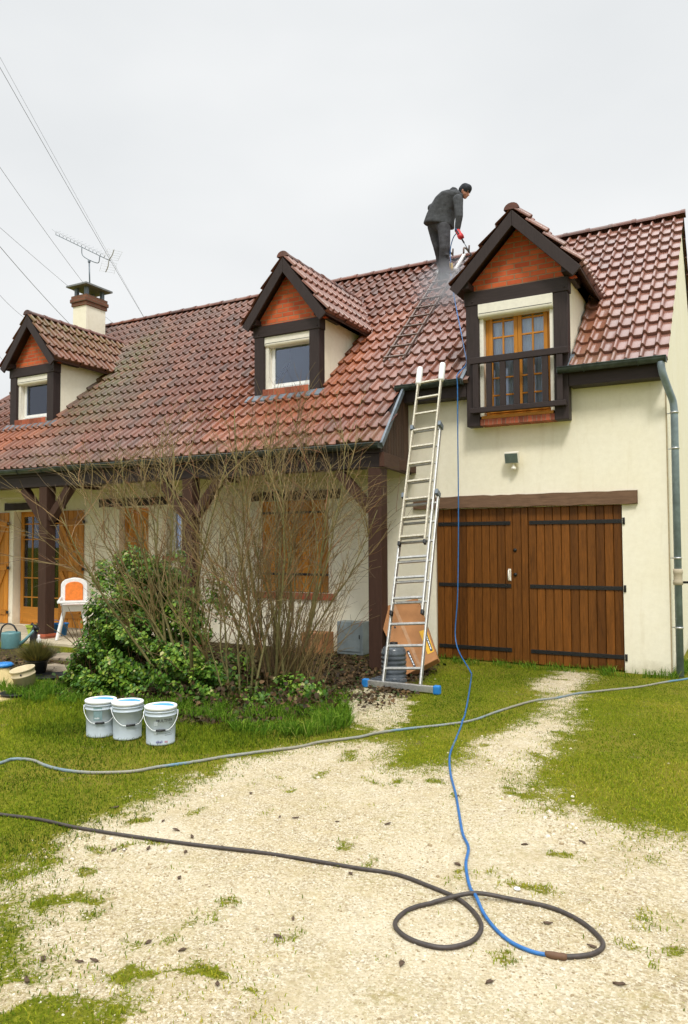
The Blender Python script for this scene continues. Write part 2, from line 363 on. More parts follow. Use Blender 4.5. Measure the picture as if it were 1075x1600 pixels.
edge = g.math('ADD', g.attr('gravel').outputs['Fac'], g.math('ADD', g.math('MULTIPLY', g.math('SUBTRACT', fine, .5), 1.5), g.math('MULTIPLY', g.math('SUBTRACT', g.noise(16, 5, .7), .5), .9)))
f1 = g.ramp(edge, [(.36, (0,0,0)), (.60, (1,1,1))])
bare = g.ramp(g.noise(3.3, 5, .72), [(.60, (0,0,0)), (.70, (.8,.8,.8))]); turf = g.mix(bare, turf, g.ramp(fine, [(.3, (.10, .075, .035)), (.7, (.26, .20, .10))]))
c = g.mix(g.attr('bed').outputs['Fac'], turf, soil); c = g.mix(g.attr('sand').outputs['Fac'], c, sandc); c = g.mix(f1, c, gravel)
g.col(c); g.set(rough=1, spec=.04)
g.bump(g.math('ADD', g.math('MULTIPLY', vo.outputs['Distance'], -.6), fine), .9, .012)
me.materials.append(g.m)
go = bpy.data.objects.new('ground', me); COL.objects.link(go); tag(go, kind='structure')

def scatter_mesh(name, V, Fv, mat, nper, smooth=False, tint=None):
    """V (n, k, 3) instances of k verts, Fv (m, nper) faces of one instance -> one mesh"""
    n, k, _ = V.shape; me = bpy.data.meshes.new(name); me.vertices.add(n*k); me.vertices.foreach_set('co', V.reshape(-1).astype(np.float32))
    Fv = np.array(Fv); A = (Fv[None]+(np.arange(n)*k)[:, None, None]).reshape(-1, nper)
    me.loops.add(A.size); me.loops.foreach_set('vertex_index', A.ravel()); me.polygons.add(len(A)); me.polygons.foreach_set('loop_start', np.arange(len(A))*nper); me.polygons.foreach_set('loop_total', np.full(len(A), nper))
    if smooth: me.polygons.foreach_set('use_smooth', np.ones(len(A), bool))
    me.update(calc_edges=True)
    if tint is not None:
        at = me.attributes.new('tint', 'FLOAT', 'FACE'); at.data.foreach_set('value', np.repeat(tint, len(Fv)).astype(np.float32))
    me.materials.append(mat); o = bpy.data.objects.new(name, me); COL.objects.link(o); return o
def leafmat(name, stops, rough=.5, trans=.25, spec=.4):
    g = NT(name); t = g.attr('tint').outputs['Fac']; c = g.ramp(t, stops); g.col(c); g.set(rough=rough, spec=spec)
    if trans:
        tl = g.n('ShaderNodeBsdfTranslucent'); g.l(c, tl.inputs[0]); ms = g.n('ShaderNodeMixShader'); ms.inputs[0].default_value = trans
        g.l(g.b.outputs[0], ms.inputs[1]); g.l(tl.outputs[0], ms.inputs[2]); g.l(ms.outputs[0], g.out.inputs['Surface'])
    return g.m
M['grass'] = leafmat('grass_blades', [(0, (.038, .068, .006)), (.3, (.125, .195, .011)), (.6, (.26, .31, .016)), (.85, (.42, .39, .035)), (1, (.48, .38, .12))], .8, .3, .08)
M['tallgrass'] = leafmat('long_grass', [(0, (.03, .08, .006)), (.5, (.10, .21, .014)), (.85, (.22, .34, .03)), (1, (.36, .34, .09))], .7, .35, .12)
def blades(x, y, z, h, wd, lean, r):
    n = len(x); a = r.random(n)*2*np.pi; b = r.random(n)*2*np.pi; L = lean*r.random(n)
    dx, dy = np.cos(a)*wd/2, np.sin(a)*wd/2; lx, ly = np.cos(b)*L*h, np.sin(b)*L*h
    V = np.zeros((n, 5, 3)); P = np.stack([x, y, z-.004], 1)
    V[:, 0] = P+np.stack([dx, dy, 0*dx], 1); V[:, 1] = P-np.stack([dx, dy, 0*dx], 1)
    V[:, 2] = P+np.stack([lx*.35-dx*.8, ly*.35-dy*.8, h*.6], 1); V[:, 3] = P+np.stack([lx*.35+dx*.8, ly*.35+dy*.8, h*.6], 1); V[:, 4] = P+np.stack([lx, ly, h*(1-.35*L)], 1)
    return V
BF = [(0, 1, 2), (0, 2, 3), (3, 2, 4)]
def in_view(x, y, pad=40):
    q = np.stack([x-CAM.x, y-CAM.y, np.full(x.shape, -CAM.z)], 1); b = np.array([CR, CU, CF])@q.T
    ok = b[2] > .3; u = 537.5+FPX*b[0]/np.where(ok, b[2], 1); v = 800-FPX*b[1]/np.where(ok, b[2], 1)
    return ok & (u > -pad*6) & (u < 1075+pad*8) & (v < 1600+pad*4), b[2]
PAILS = [tuple(gp(157, 1148)), tuple(gp(199, 1152)), tuple(gp(251, 1160))]
def lawn(n, seed):
    r = np.random.default_rng(seed); x = r.uniform(-12, 4, n*8); y = -9+9.0*r.random(n*8)
    ok, dep = in_view(x, y); keep = ok & (r.random(len(x)) < np.clip((5.0/np.maximum(dep, 1))**1.1, .12, 1))
    x, y = x[keep], y[keep]; g_, b_, s_ = masks(x, y)
    pr = (1-g_)**1.3*(1-.93*b_)*(1-s_)+.002; pr *= .25+1.2*fbm(x, y, 1.5, 31, 3)
    for q_ in PAILS: pr = np.where(np.hypot(x-q_[0], y-q_[1]) < .15, 0, np.where(((x-q_[0])*.3-(y-q_[1])*.95 > 0) & (np.hypot(x-q_[0], y-q_[1]) < .30), pr*.5, pr))
    pr = np.where((x > .12) & (y > -.3), pr, np.where(y > -.12, 0, pr)); pr = np.where((x < -7.2) & (y > -1.75), 0, pr)
    k = r.random(len(x)) < pr; x, y = x[k][:n], y[k][:n]; h = .010+.020*r.random(len(x))*(.5+fbm(x, y, .8, 32, 2))
    long_ = np.clip(sdist(x, y, G([(0,1100),(110,1080),(200,1095),(330,1130),(560,1120),(540,1150),(300,1185),(0,1150)]))/.25+.3, 0, 1)
    h = h*(1+1.5*long_); tint = np.clip(.12+.55*r.random(len(x))+.75*(fbm(x, y, 1.1, 33, 3)-.42)+.12*np.clip((x+2)/2, -.6, 1)-.15*long_, 0, 1)
    return scatter_mesh('lawn_grass', blades(x, y, ground_z(x, y), h, .0055, 1.1, r), BF, M['grass'], 3, tint=tint)
o = lawn(190000, 3); tag(o, 'short mossy green turf around the pale gravel drive', 'grass', kind='stuff')
# stones
def stones(name, n, seed, lo, hi, cond, mat):
    r = np.random.default_rng(seed); x = r.uniform(-9, 3.5, n*7); y = r.uniform(-9, -.1, n*7); ok, dep = in_view(x, y)
    ok &= r.random(len(x)) < np.clip((4.5/np.maximum(dep, 1))**1.5, .08, 1)
    x, y = x[ok], y[ok]; k = r.random(len(x)) < cond(x, y); x, y = x[k][:n], y[k][:n]; n = len(x)
    base = np.array([(1,0,0),(-.5,.87,0),(-.5,-.87,0),(.45,.78,.75),(-.9,0,.7),(.45,-.78,.75),(0,0,1.1)])
    fs = [(0,1,3),(1,4,3),(1,2,4),(2,5,4),(2,0,5),(0,3,5),(3,4,6),(4,5,6),(5,3,6)]
    s = lo+(hi-lo)*r.random(n)**3; a = r.random(n)*6.28; B = base[None]*(1+.35*(r.random((n, 7, 3))-.5))
    B = B*(s[:, None, None]*np.stack([.7+.6*r.random(n), .6+.5*r.random(n), .45+.35*r.random(n)], 1)[:, None, :])
    ca, sa = np.cos(a)[:, None], np.sin(a)[:, None]; V = np.stack([B[..., 0]*ca-B[..., 1]*sa+x[:, None], B[..., 0]*sa+B[..., 1]*ca+y[:, None], B[..., 2]+(ground_z(x, y)-s*.15)[:, None]], 2)
    return scatter_mesh(name, V, fs, mat, 3, tint=r.random(n))
g = NT('limestone_gravel'); t = g.attr('tint').outputs['Fac']
g.col(g.ramp(t, [(0, (.27, .20, .11)), (.3, (.44, .36, .22)), (.7, (.58, .50, .34)), (1, (.76, .71, .59))])); g.set(rough=.9, spec=.2); M['stone'] = g.m
def cg(x, y):
    g_, b_, s_ = masks(x, y); return np.clip(g_*1.2-.1, 0, 1)*np.clip(.35+2.6*(fbm(x, y, 1.3, 41, 3)-.42), .10, 1)
tag(stones('gravel', 60000, 5, .003, .0085, cg, M['stone']), 'loose crushed limestone gravel on the drive', 'gravel', kind='stuff')
edge_poly = G([(60,1330),(200,1290),(240,1350),(150,1440),(60,1440)]); ep2 = G([(760,1130),(870,1110),(880,1180),(1000,1330),(880,1340),(780,1240),(700,1240),(700,1180)])
def ce(x, y):
    g_, b_, s_ = masks(x, y); e = np.maximum(np.clip(sdist(x, y, edge_poly)/.2+.5, 0, 1), np.clip(sdist(x, y, ep2)/.3+.5, 0, 1)); e = np.maximum(e, np.clip(sdist(x, y, POLY_DIRT)/.2+.5, 0, 1))
    return np.clip(g_, .08, 1)*(e*.9+.10)*np.clip((fbm(x, y, 2, 44, 2)-.34)*4, 0, 1)
tag(stones('coarse_gravel', 9000, 6, .006, .020, ce, M['stone']), 'coarser pale stones along the drive edges', 'gravel', kind='stuff')
# terrace slab
M['concrete'] = plain('terrace_concrete', (.50, .43, .31), .9, 0, .2, 6, .2, .3)
mb = MB().box((-16, -1.62, -.1), (-7.4, -.0, .055)); tag(mb.build('terrace', M['concrete'], bevel=.012), kind='structure')

# ================================================================= HOUSE
house = empty('house', (-7, 1.7, 0), 'long cream house with red tiled roof, three brick dormers and a timber porch', 'house')
def wall_holes(mb, x0, x1, z0, z1, holes, y, depth, mat=0):
    xsx = sorted({x0, x1, *[h[0] for h in holes], *[h[1] for h in holes]}); zsx = sorted({z0, z1, *[h[2] for h in holes], *[h[3] for h in holes]})
    for i in range(len(xsx)-1):
        for j in range(len(zsx)-1):
            cx, cz = (xsx[i]+xsx[i+1])/2, (zsx[j]+zsx[j+1])/2
            if any(h[0] < cx < h[1] and h[2] < cz < h[3] for h in holes): continue
            a, b, c, d = xsx[i], xsx[i+1], zsx[j], zsx[j+1]
            mb.add([(a, y, c), (b, y, c), (b, y, d), (a, y, d)], [(0, 1, 2, 3)], mat)
            mb.add([(a, y+depth, c), (b, y+depth, c), (b, y+depth, d), (a, y+depth, d)], [(3, 2, 1, 0)], mat)
    for a, b, c, d in holes:
        y2 = y+depth
        mb.add([(a, y, c), (a, y2, c), (a, y2, d), (a, y, d)], [(0, 1, 2, 3)], mat); mb.add([(b, y, c), (b, y2, c), (b, y2, d), (b, y, d)], [(3, 2, 1, 0)], mat)
        mb.add([(a, y, d), (a, y2, d), (b, y2, d), (b, y, d)], [(0, 1, 2, 3)], mat); mb.add([(a, y, c), (a, y2, c), (b, y2, c), (b, y, c)], [(3, 2, 1, 0)], mat)
XL, XR, YR, YB = -14.0, 0.0, 3.357, 7.0
ZR = rz(YR)
HOLES = [(-3.2, -.57, -.1, 2.205), (-2.40, -1.40, 3.50, 4.2), (-6.33, -5.03, .91, 2.42), (-9.60, -8.86, .055, 2.40), (-8.42, -8.08, 1.50, 2.40), (-12.60, -11.22, .055, 2.40)]
mb = MB(); wall_holes(mb, XL, XR, -.1, 4.2, HOLES, 0, .22)
for X in (XR, XL):
    s = -.22 if X == XR else .22
    mb.prism([(.003, -.1), (YB, -.1), (YB, 4.02), (YR, ZR-.06), (.003, rz(0)-.06)], 'x', X, X+s)
mb.add([(XL, YB, -.1), (XR, YB, -.1), (XR, YB, 4.05), (XL, YB, 4.05)], [(3, 2, 1, 0)])
mb.build('wall', M['render'], house)
MB().box((-.012, -.006, -.02), (.004, -.001, 3.95)).build('corner_bead', plain('dirty_bead', (.42, .33, .20), .8), house)

# --- tiles
TW, TG = 0.1745, 0.349
def tile_patch(name, o, u, v, ncol, nrow, parent, skip=None, seed=1, attrs=None, wd=TW, gauge=TG, lo=None):
    """o: lower-left point of the slope, u along the eave, v up the slope"""
    r = random.Random(seed); o, u, v = Vector(o), Vector(u).normalized(), Vector(v).normalized(); n = u.cross(v).normalized()
    if n.z < 0: n = -n
    prof = [(0, 0), (.02, .022), (.08, .042), (.17, .052), (.26, .042), (.33, .018), (.37, .002), (.66, -.002), (.96, .001), (1.0, .004)]
    V = []; F = []; T = []; K = []; ctr = []
    for j in range(nrow):
        for i in range(ncol):
            P0 = o+u*(i*wd)+v*(j*gauge)
            if skip and skip(P0+u*(wd/2)+v*(gauge/2)): continue
            t = min(1, max(0, r.gauss(.5, .24))); dz = r.uniform(-.003, .004); dv = r.uniform(-.011, .011); sk = r.uniform(-.006, .006); tilt = r.uniform(-.003, .003)
            b = len(V); k = len(prof)
            for (s, hh, th) in ((dv, .047+dz, 1), (.018+dv, .051+dz, 1), (gauge+.03, .002+dz, 1)):
                for px, ph in prof:
                    V.append(P0+u*(px*wd*1.0)+v*(s+sk*px)+n*(ph*(1.06 if s < .1 else 1)+hh+tilt*px))
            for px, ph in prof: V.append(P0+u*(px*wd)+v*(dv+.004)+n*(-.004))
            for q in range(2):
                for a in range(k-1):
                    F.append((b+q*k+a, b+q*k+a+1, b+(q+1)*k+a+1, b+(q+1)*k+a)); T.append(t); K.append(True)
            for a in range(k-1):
                F.append((b+3*k+a, b+3*k+a+1, b+a+1, b+a)); T.append(t*.15); K.append(False)  # risers tinted darker: shadow line under each course put into the colour
            ctr.append((len(F), P0))
    me = bpy.data.meshes.new(name); me.from_pydata([tuple(p) for p in V], [], F)
    me.materials.append(M['tile']); me.polygons.foreach_set('use_smooth', K)
    me.attributes.new('tint', 'FLOAT', 'FACE').data.foreach_set('value', T)
    if attrs:
        C = np.empty(len(F)*3, np.float32); me.polygons.foreach_get('center', C); C = C.reshape(-1, 3)
        for nm, fn in attrs.items(): me.attributes.new(nm, 'FLOAT', 'FACE').data.foreach_set('value', fn(C[:, 0].astype(float), C[:, 1].astype(float), C[:, 2].astype(float)).astype(np.float32))
    me.update(); ob = bpy.data.objects.new(name, me); COL.objects.link(ob); ob.parent = parent; return ob
def gauss(x, y, cx, cy, sx, sy, rot=0):
    dx, dy = x-cx, y-cy; a = dx*math.cos(rot)+dy*math.sin(rot); b = -dx*math.sin(rot)+dy*math.cos(rot); return np.exp(-(a/sx)**2-(b/sy)**2)
DORM = [(-12.56, -11.26), (-6.37, -5.10), (-2.61, -1.18)]
def skip_main(p):
    for k, (a, b) in enumerate(DORM):
        if a+.03 < p.x < b-.03 and (-.10 if k < 2 else -.6) < p.y < 1.2: return True
    return False
MATTR = {
 'moss': lambda x, y, z: np.clip(gauss(x, y, -10.7, .9, .7, .9)*1.0+gauss(x, y, -11.1, 2.0, .5, .7)*.8+gauss(x, y, -1.0, .45, .22, .55)*.9+gauss(x, y, -10.1, 0, .9, .5)*.6+gauss(x, y, -1.0, -.2, .5, .12)*1.0+np.clip((-1.15-y)/.3, 0, .35), 0, 1),
 'weather': lambda x, y, z: np.clip((-6.6-x)/3.5, 0, .85)+gauss(x, y, -6.8, 2.6, 1.6, .8)*.5,
 'wash': lambda x, y, z: np.clip(gauss(x, y, -5.6, -.7, 1.2, .55)*.75+gauss(x, y, -4.75, .6, .55, .9)*.95+gauss(x, y, -12, -.6, .9, .4)*.9+gauss(x, y, -.98, .5, .16, .9)*1.0, 0, 1),
 'pale': lambda x, y, z: np.clip(1/(1+np.exp(-(x+1.6)*3))*.80+gauss(x, y, -3.7, 1.3, 1.0, 1.9)*.55+gauss(x, y, -7.5, -.9, 2.5, .4)*.22, 0, 1)}
SL = math.sqrt(1+RS*RS)
roof = MB()
def deck(x0, x1, y0, y1, off=.05):
    roof.add([(x0, y0, rz(y0)-off), (x1, y0, rz(y0)-off), (x1, y1, rz(y1)-off), (x0, y1, rz(y1)-off), (x0, y0, rz(y0)-off-.03), (x1, y0, rz(y0)-off-.03), (x1, y1, rz(y1)-off-.03), (x0, y1, rz(y1)-off-.03)],
             [(0,1,2,3), (7,6,5,4), (0,4,5,1), (1,5,6,2), (2,6,7,3), (3,7,4,0)])
cuts = [-14.05, -12.5, -11.3, -6.3, -5.15]
deck(-14.05, -12.5, -.22, YR); deck(-12.5, -11.3, 1.2, YR); deck(-11.3, -6.3, -.22, YR); deck(-6.3, -5.15, 1.2, YR); deck(-5.15, -2.56, -.22, YR); deck(-2.56, -1.23, 1.1, YR); deck(-1.23, .02, -.22, YR)
deck(-12.5, -11.3, -.22, -.06); deck(-6.3, -5.15, -.22, -.06)
roof.add([(-14.05, -1.30, rz(-1.30)-.05), (-3.44, -1.30, rz(-1.30)-.05), (-3.62, -.223, rz(-.223)-.05), (-14.05, -.223, rz(-.223)-.05)], [(0,1,2,3)])
zb = ZR-(YB+.3-YR)*RS
roof.add([(-14.05, YR, ZR-.05), (.02, YR, ZR-.05), (.02, YB+.3, zb-.05), (-14.05, YB+.3, zb-.05)], [(3,2,1,0)])
rf = roof.build('roof', M['deck'], house)
nr_r = 14; y_low = YR-nr_r*TG/SL
ncr = 21; x0r = .055-ncr*TW           # right-hand part, 14 courses
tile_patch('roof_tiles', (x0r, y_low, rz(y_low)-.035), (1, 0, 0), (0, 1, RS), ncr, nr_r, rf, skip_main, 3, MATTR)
ncl = 60; xl = x0r-ncl*TW
y_low2 = YR-18*TG/SL
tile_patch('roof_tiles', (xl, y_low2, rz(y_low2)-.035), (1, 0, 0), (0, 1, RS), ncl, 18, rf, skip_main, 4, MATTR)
def skip_verge(p): return p.x > -3.44-(p.y+1.33)*.167
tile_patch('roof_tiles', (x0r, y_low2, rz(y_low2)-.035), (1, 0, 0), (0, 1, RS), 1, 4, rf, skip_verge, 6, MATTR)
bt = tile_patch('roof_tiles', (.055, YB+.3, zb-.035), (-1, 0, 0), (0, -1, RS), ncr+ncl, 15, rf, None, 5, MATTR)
# ridge caps
def caps(name, p, q, n, r, parent, seed=1):
    mb = MB(); p, q = Vector(p), Vector(q); d = (q-p)/n; L = d.length; dn = d.normalized(); side = dn.cross(Vector((0, 0, 1))).normalized(); rr = random.Random(seed)
    for i in range(n):
        a = p+d*i; vs = []; k = 9; dz = rr.uniform(-.004, .006)
        for s, R1 in ((-.02, r*1.10), (L*.12, r*1.08), (L*.13, r), (L+.0, r*.97)):
            for j in range(k):
                th = math.pi*j/(k-1); vs.append(a+dn*s+side*math.cos(th)*R1+Vector((0, 0, math.sin(th)*R1*.85-.05+dz)))
        fs = [(t*k+j, t*k+j+1, (t+1)*k+j+1, (t+1)*k+j) for t in range(3) for j in range(k-1)]
        fs += [tuple(range(k))[::-1], tuple(range(3*k, 4*k))]
        mb.add(vs, fs, 0, rr.gauss(.35, .2))
    o = mb.build(name, M['tile'], parent); return o
caps('ridge_tiles', (.06, YR, ZR+.045), (-14.06, YR, ZR+.045), 36, .105, rf, 2)
# eaves, gutters
def gutter(name, x0, x1, y, z, r=.062):
    mb = MB(); k = 9; vs = []; pr = [(-r, .012), (-r-.008, .012)]
    pts = [(-math.cos(math.pi*j/(k-1))*r, -math.sin(math.pi*j/(k-1))*r*1.05) for j in range(k)]
    outer = [(a*1.07-.002, b*1.07) for a, b in pts]; loop = pts+outer[::-1]; n = len(loop)
    for X in (x0, x1):
        for a, b in loop: vs.append((X, y+a, z+b))
    mb.add(vs, [(i, (i+1) % n, n+(i+1) % n, n+i) for i in range(n)]+[tuple(range(n)), tuple(range(n, 2*n))[::-1]])
    mb.tube([(x0, y-r-.004, z+.004), (x1, y-r-.004, z+.004)], .009, 8)
    nb = max(2, int((x1-x0)/.62)); 
    for i in range(nb):
        X = x0+(i+.5)*(x1-x0)/nb; P = [(X, y-math.cos(math.pi*j/8)*(r+.007), z-math.sin(math.pi*j/8)*(r+.009)) for j in range(9)]
        for a, b in zip(P[:-1], P[1:]): mb.beam(a, b, .022, .005, up=(1, 0, 0))
    for X in (x0, x1): mb.box((X-.004, y-r-.004, z-r-.004), (X+.004, y+r+.004, z+.008))
    return mb.build(name, M['gutter'], house)
gutter('gutter', -3.67, -2.64, -.335, 4.03); gutter('gutter', -1.30, .04, -.335, 4.03); gutter('gutter', -14.05, -3.42, -1.43, 3.045)
for a_, b_ in ((-3.62, -2.615), (-1.175, .0)):
    mb = MB(); mb.box((a_, -.245, 3.80), (b_, -.20, 4.0)); mb.box((a_+.005, -.202, 3.80), (b_, .0, 3.83)); mb.build('fascia', M['darkx'], house, bevel=.004)
mb = MB(); mb.box((-14.05, -1.345, 2.93), (-3.45, -1.30, 3.09)); mb.build('fascia', M['darkx'], house, bevel=.004)
mb = MB()
for i in range(16): mb.box((-14.0, -1.30+i*.081, 2.985), (-3.62, -1.30+i*.081+.078, 3.005), tint=random.random())
mb.build('porch_ceiling', M['brownx'], house)
# porch frame
mb = MB(); mb.box((-14.0, -1.32, 2.735), (-3.45, -1.12, 2.93)); mb.build('porch_beam', M['darkx'], house, bevel=.008)
for X in (-3.66, -6.93, -10.22, -13.5):
    mb = MB(); mb.box((X, -1.32, .10 if X < -5 else .0), (X+.2, -1.12, 2.733)); o = mb.build('post', M['brown'], house, bevel=.008)
    if X < -5:
        mb = MB(); 
        for k in range(3):
            for s in range(2): mb.box((X-.03+s*.135, -1.35, -.0+k*.045+.002), (X-.03+s*.135+.128, -1.09, .043+k*.045), tint=random.random())
        mb.build('post_footing', M['sill'], o)
    for sgn in ((-1,) if X > -4 else (-1, 1)):
        xa = X if sgn < 0 else X+.2
        mb = MB(); mb.beam((xa+.00*sgn, -1.22, 2.16), (xa+sgn*.50, -1.22, 2.72), .13, .14, up=(0, 1, 0)); mb.build('brace', M['brown'], house, bevel=.006)
    mb = MB(); mb.box((X+.04, -1.12, 2.76), (X+.16, -.001, 2.91)); mb.build('tie_beam', M['browny'], house, bevel=.006)
# boarded cheek closing the porch roof on the garage side
def skewx(y): return -3.44-(y+1.33)*.135
nb = 10; mb = MB()
for i in range(nb):
    y0, y1 = -1.30+i*.13, -1.30+(i+1)*.13-.006
    z0 = 2.94; P = [(y0, z0), (y1, z0), (y1, rz(y1)-.07), (y0, rz(y0)-.07)]
    x_ = (skewx(y0), skewx(y1)); t = random.random()
    mb.add([(x_[k in (1, 2)]+dx, p[0], p[1]) for dx in (0, -.03) for k, p in enumerate(P)], [(0,1,2,3), (7,6,5,4), (0,4,5,1), (1,5,6,2), (2,6,7,3), (3,7,4,0)], 0, t)
mb.build('porch_cheek', M['brown'], house)
mb = MB(); mb.beam((skewx(-1.34)+.0, -1.34, 2.84), (skewx(0)+.0, -.002, 2.84), .07, .20); mb.build('cheek_beam', M['browny'], house, bevel=.005)
mb = MB(); a = Vector((skewx(-1.40)+.02, -1.40, rz(-1.40)-.005)); b = Vector((skewx(-.28)+.02, -.28, rz(-.28)-.005)); mb.beam(a, b, .035, .075, up=(0, -RS, 1)); mb.build('verge_flashing', M['zincflash'], house, bevel=.006)

# garage door
def boards(mb, x0, x1, z0, z1, n, y, th=.03, r=random):
    w_ = (x1-x0)/n
    for i in range(n):
        a, b = x0+i*w_+.003, x0+(i+1)*w_-.003; yy = y+r.uniform(-.001, .001)
        mb.prism([(a, yy+.006), (a+.006, yy), (b-.006, yy), (b, yy+.006), (b, yy+th), (a, yy+th)], 'z', z0, z1, 0, r.random())
XM0, XM1 = -2.045, -1.83
leaves = []
for x0, x1, n in ((-3.195, XM0, 10), (XM1+.003, -.575, 11)):
    mb = MB(); boards(mb, x0, x1, .02, 2.20, n, .035); mb.box((x0+.02, .066, .03), (x1-.02, .075, 2.19), 0, .1)
    o = mb.build('garage_door', M['garage'], house); leaves.append(o)
    for z in (1.985, 1.095, .195):
        mb = MB(); a, b = (x0+.03, x1-.03) if x0 < -3 else (x0+.02, x1+.035)
        mb.box((a, .022, z-.026), (b, .033, z+.026))
        for q in range(6): mb.lathe((a+.07+(b-a-.14)*q/5, .022, z), [(.009, 0), (.008, .004), (0, .006)], 8, ax=(0, -1, 0))
        if x0 > -3: mb.tube([(b-.01, -.002, z-.045), (b-.01, -.002, z+.045)], .016, 10)
        mb.build('strap_hinge', M['iron'], o, bevel=.002)
mb = MB(); mb.box((XM0+.003, .018, .02), (XM0+.118, .07, 2.20), 0, .45); mb.box((XM0+.124, .022, .02), (XM1-.001, .07, 2.20), 0, .6); mb.build('meeting_stile', M['garage'], leaves[0], bevel=.004)
mb = MB(); hx = -2.095; mb.tube([(hx, .03, 1.32), (hx, -.03, 1.315), (hx+.004, -.045, 1.27), (hx+.004, -.045, 1.23), (hx, -.03, 1.185), (hx, .03, 1.18)], .011, 8); mb.box((hx-.02, .028, 1.165), (hx+.02, .034, 1.335)); mb.build('handle', M['cream'], leaves[0], bevel=.002)
for z in (1.60, 1.255):
    mb = MB(); mb.lathe((XM0+.035, .017, z), [(.026, 0), (.024, .010), (.010, .013), (.009, .03), (0, .032)], 14, ax=(0, -1, 0)); mb.build('lock', M['iron'], leaves[0])
mb = MB(); n = 16
for i in range(n):                       # rough hewn lintel
    pass
def hewn(name, x0, x1, z0, z1, y0, y1, mat, parent, seed=1, amp=.012):
    r = random.Random(seed); k = max(6, int((x1-x0)/.12)); vs = []
    for i in range(k+1):
        X = x0+(x1-x0)*i/k; j = lambda: r.uniform(-amp, amp)
        vs += [(X, y0+j()*.5, z0+j()), (X, y1, z0+j()*.2), (X, y1, z1+j()*.2), (X, y0+j()*.5, z1+j())]
    fs = [(4*i+a, 4*i+(a+1) % 4, 4*i+4+(a+1) % 4, 4*i+4+a) for i in range(k) for a in range(4)]+[(0, 1, 2, 3), (4*k+3, 4*k+2, 4*k+1, 4*k)]
    mb = MB().add(vs, fs); return mb.build(name, mat, parent, bevel=.006)
hewn('lintel', -3.53, -.37, 2.208, 2.385, -.055, .05, M['lintel'], house, 2, .008)
hewn('lintel', -6.52, -4.80, 2.425, 2.575, -.03, .05, M['darkx'], house, 3, .006)
hewn('lintel', -10.10, -8.0, 2.425, 2.575, -.03, .05, M['darkx'], house, 4, .006)
hewn('lintel', -12.85, -11.05, 2.425, 2.575, -.03, .05, M['darkx'], house, 5, .006)

# soldier brick sill
def soldier(name, x0, x1, z0, z1, y0, y1, parent, seed=1, bw=.062):
    r = random.Random(seed); n = max(2, round((x1-x0)/bw)); w_ = (x1-x0)/n; mb = MB()
    for i in range(n): mb.box((x0+i*w_+.003, y0+r.uniform(0, .003), z0+r.uniform(0, .002)), (x0+(i+1)*w_-.003, y1, z1), 0, r.random())
    mb.box((x0+.002, y0+.008, z0+.004), (x1-.002, y1-.001, z1-.006), 1)
    return mb.build(name, [M['sill'], M['mortar']], parent, bevel=.003)
def rect_frame(mb, x0, x1, z0, z1, y0, y1, w_, mat=0, wb=None):
    wb = wb or w_
    mb.box((x0, y0, z0), (x0+w_, y1, z1), mat); mb.box((x1-w_, y0, z0), (x1, y1, z1), mat)
    mb.box((x0+w_, y0+.001, z1-w_), (x1-w_, y1-.001, z1), mat, .6); mb.box((x0+w_, y0+.001, z0), (x1-w_, y1-.001, z0+wb), mat, .6)
def window(name, x0, x1, z0, z1, y, parent, mat, kind, mullions=None, curtain=True, muntins=None, room=.35, fw=.045, sw=.055):
    """framed window: name > sash(es), pane(s), curtain; muntins = (cols, rows) per sash"""
    o = MB(); rect_frame(o, x0, x1, z0, z1, y, y+.07, fw); root = o.build(name, M[mat], parent, bevel=.004)
    ns = mullions or 1; W = (x1-x0-2*fw)/ns
    for s in range(ns):
        a, b = x0+fw+s*W+.002, x0+fw+(s+1)*W-.002; c, d = z0+fw+.002, z1-fw-.002
        mb = MB(); rect_frame(mb, a, b, c, d, y-.012, y+.045, sw, 0, sw*1.25)
        if muntins:
            cx, rws = muntins
            for i in range(1, cx): X = a+sw+(b-a-2*sw)*i/cx; mb.box((X-.012, y-.004, c+sw*1.25), (X+.012, y+.030, d-sw))
            for zz in rws: mb.box((a+sw, y-.002, zz-.012), (b-sw, y+.028, zz+.012), 0, .6)
        mb.build('sash', M[mat], root, bevel=.003)
        MB().box((a+sw-.005, y+.012, c+sw), (b-sw+.005, y+.016, d-sw+.005)).build('pane', M['glass'], root)
    if curtain:
        mb = MB(); vs = []; n = 60
        for i in range(n+1):
            X = x0+.06+(x1-x0-.12)*i/n; Y = y+.085+.014*math.sin(i*1.1)+.008*math.sin(i*.37)
            gap = curtain == 'half' and .35 < i/n < .85
            vs += [(X, Y, z0+.05), (X, Y, z1-.02)]
        fs = [(2*i, 2*i+2, 2*i+3, 2*i+1) for i in range(n) if not (curtain == 'half' and .35 < i/n < .85)]
        mb.add(vs, fs, 0, .5, True); mb.build('curtain', M['curtain'], root)
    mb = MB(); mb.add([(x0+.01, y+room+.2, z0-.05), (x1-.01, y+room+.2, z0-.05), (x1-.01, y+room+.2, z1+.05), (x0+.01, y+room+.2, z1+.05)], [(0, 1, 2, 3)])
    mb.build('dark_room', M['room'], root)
    return root
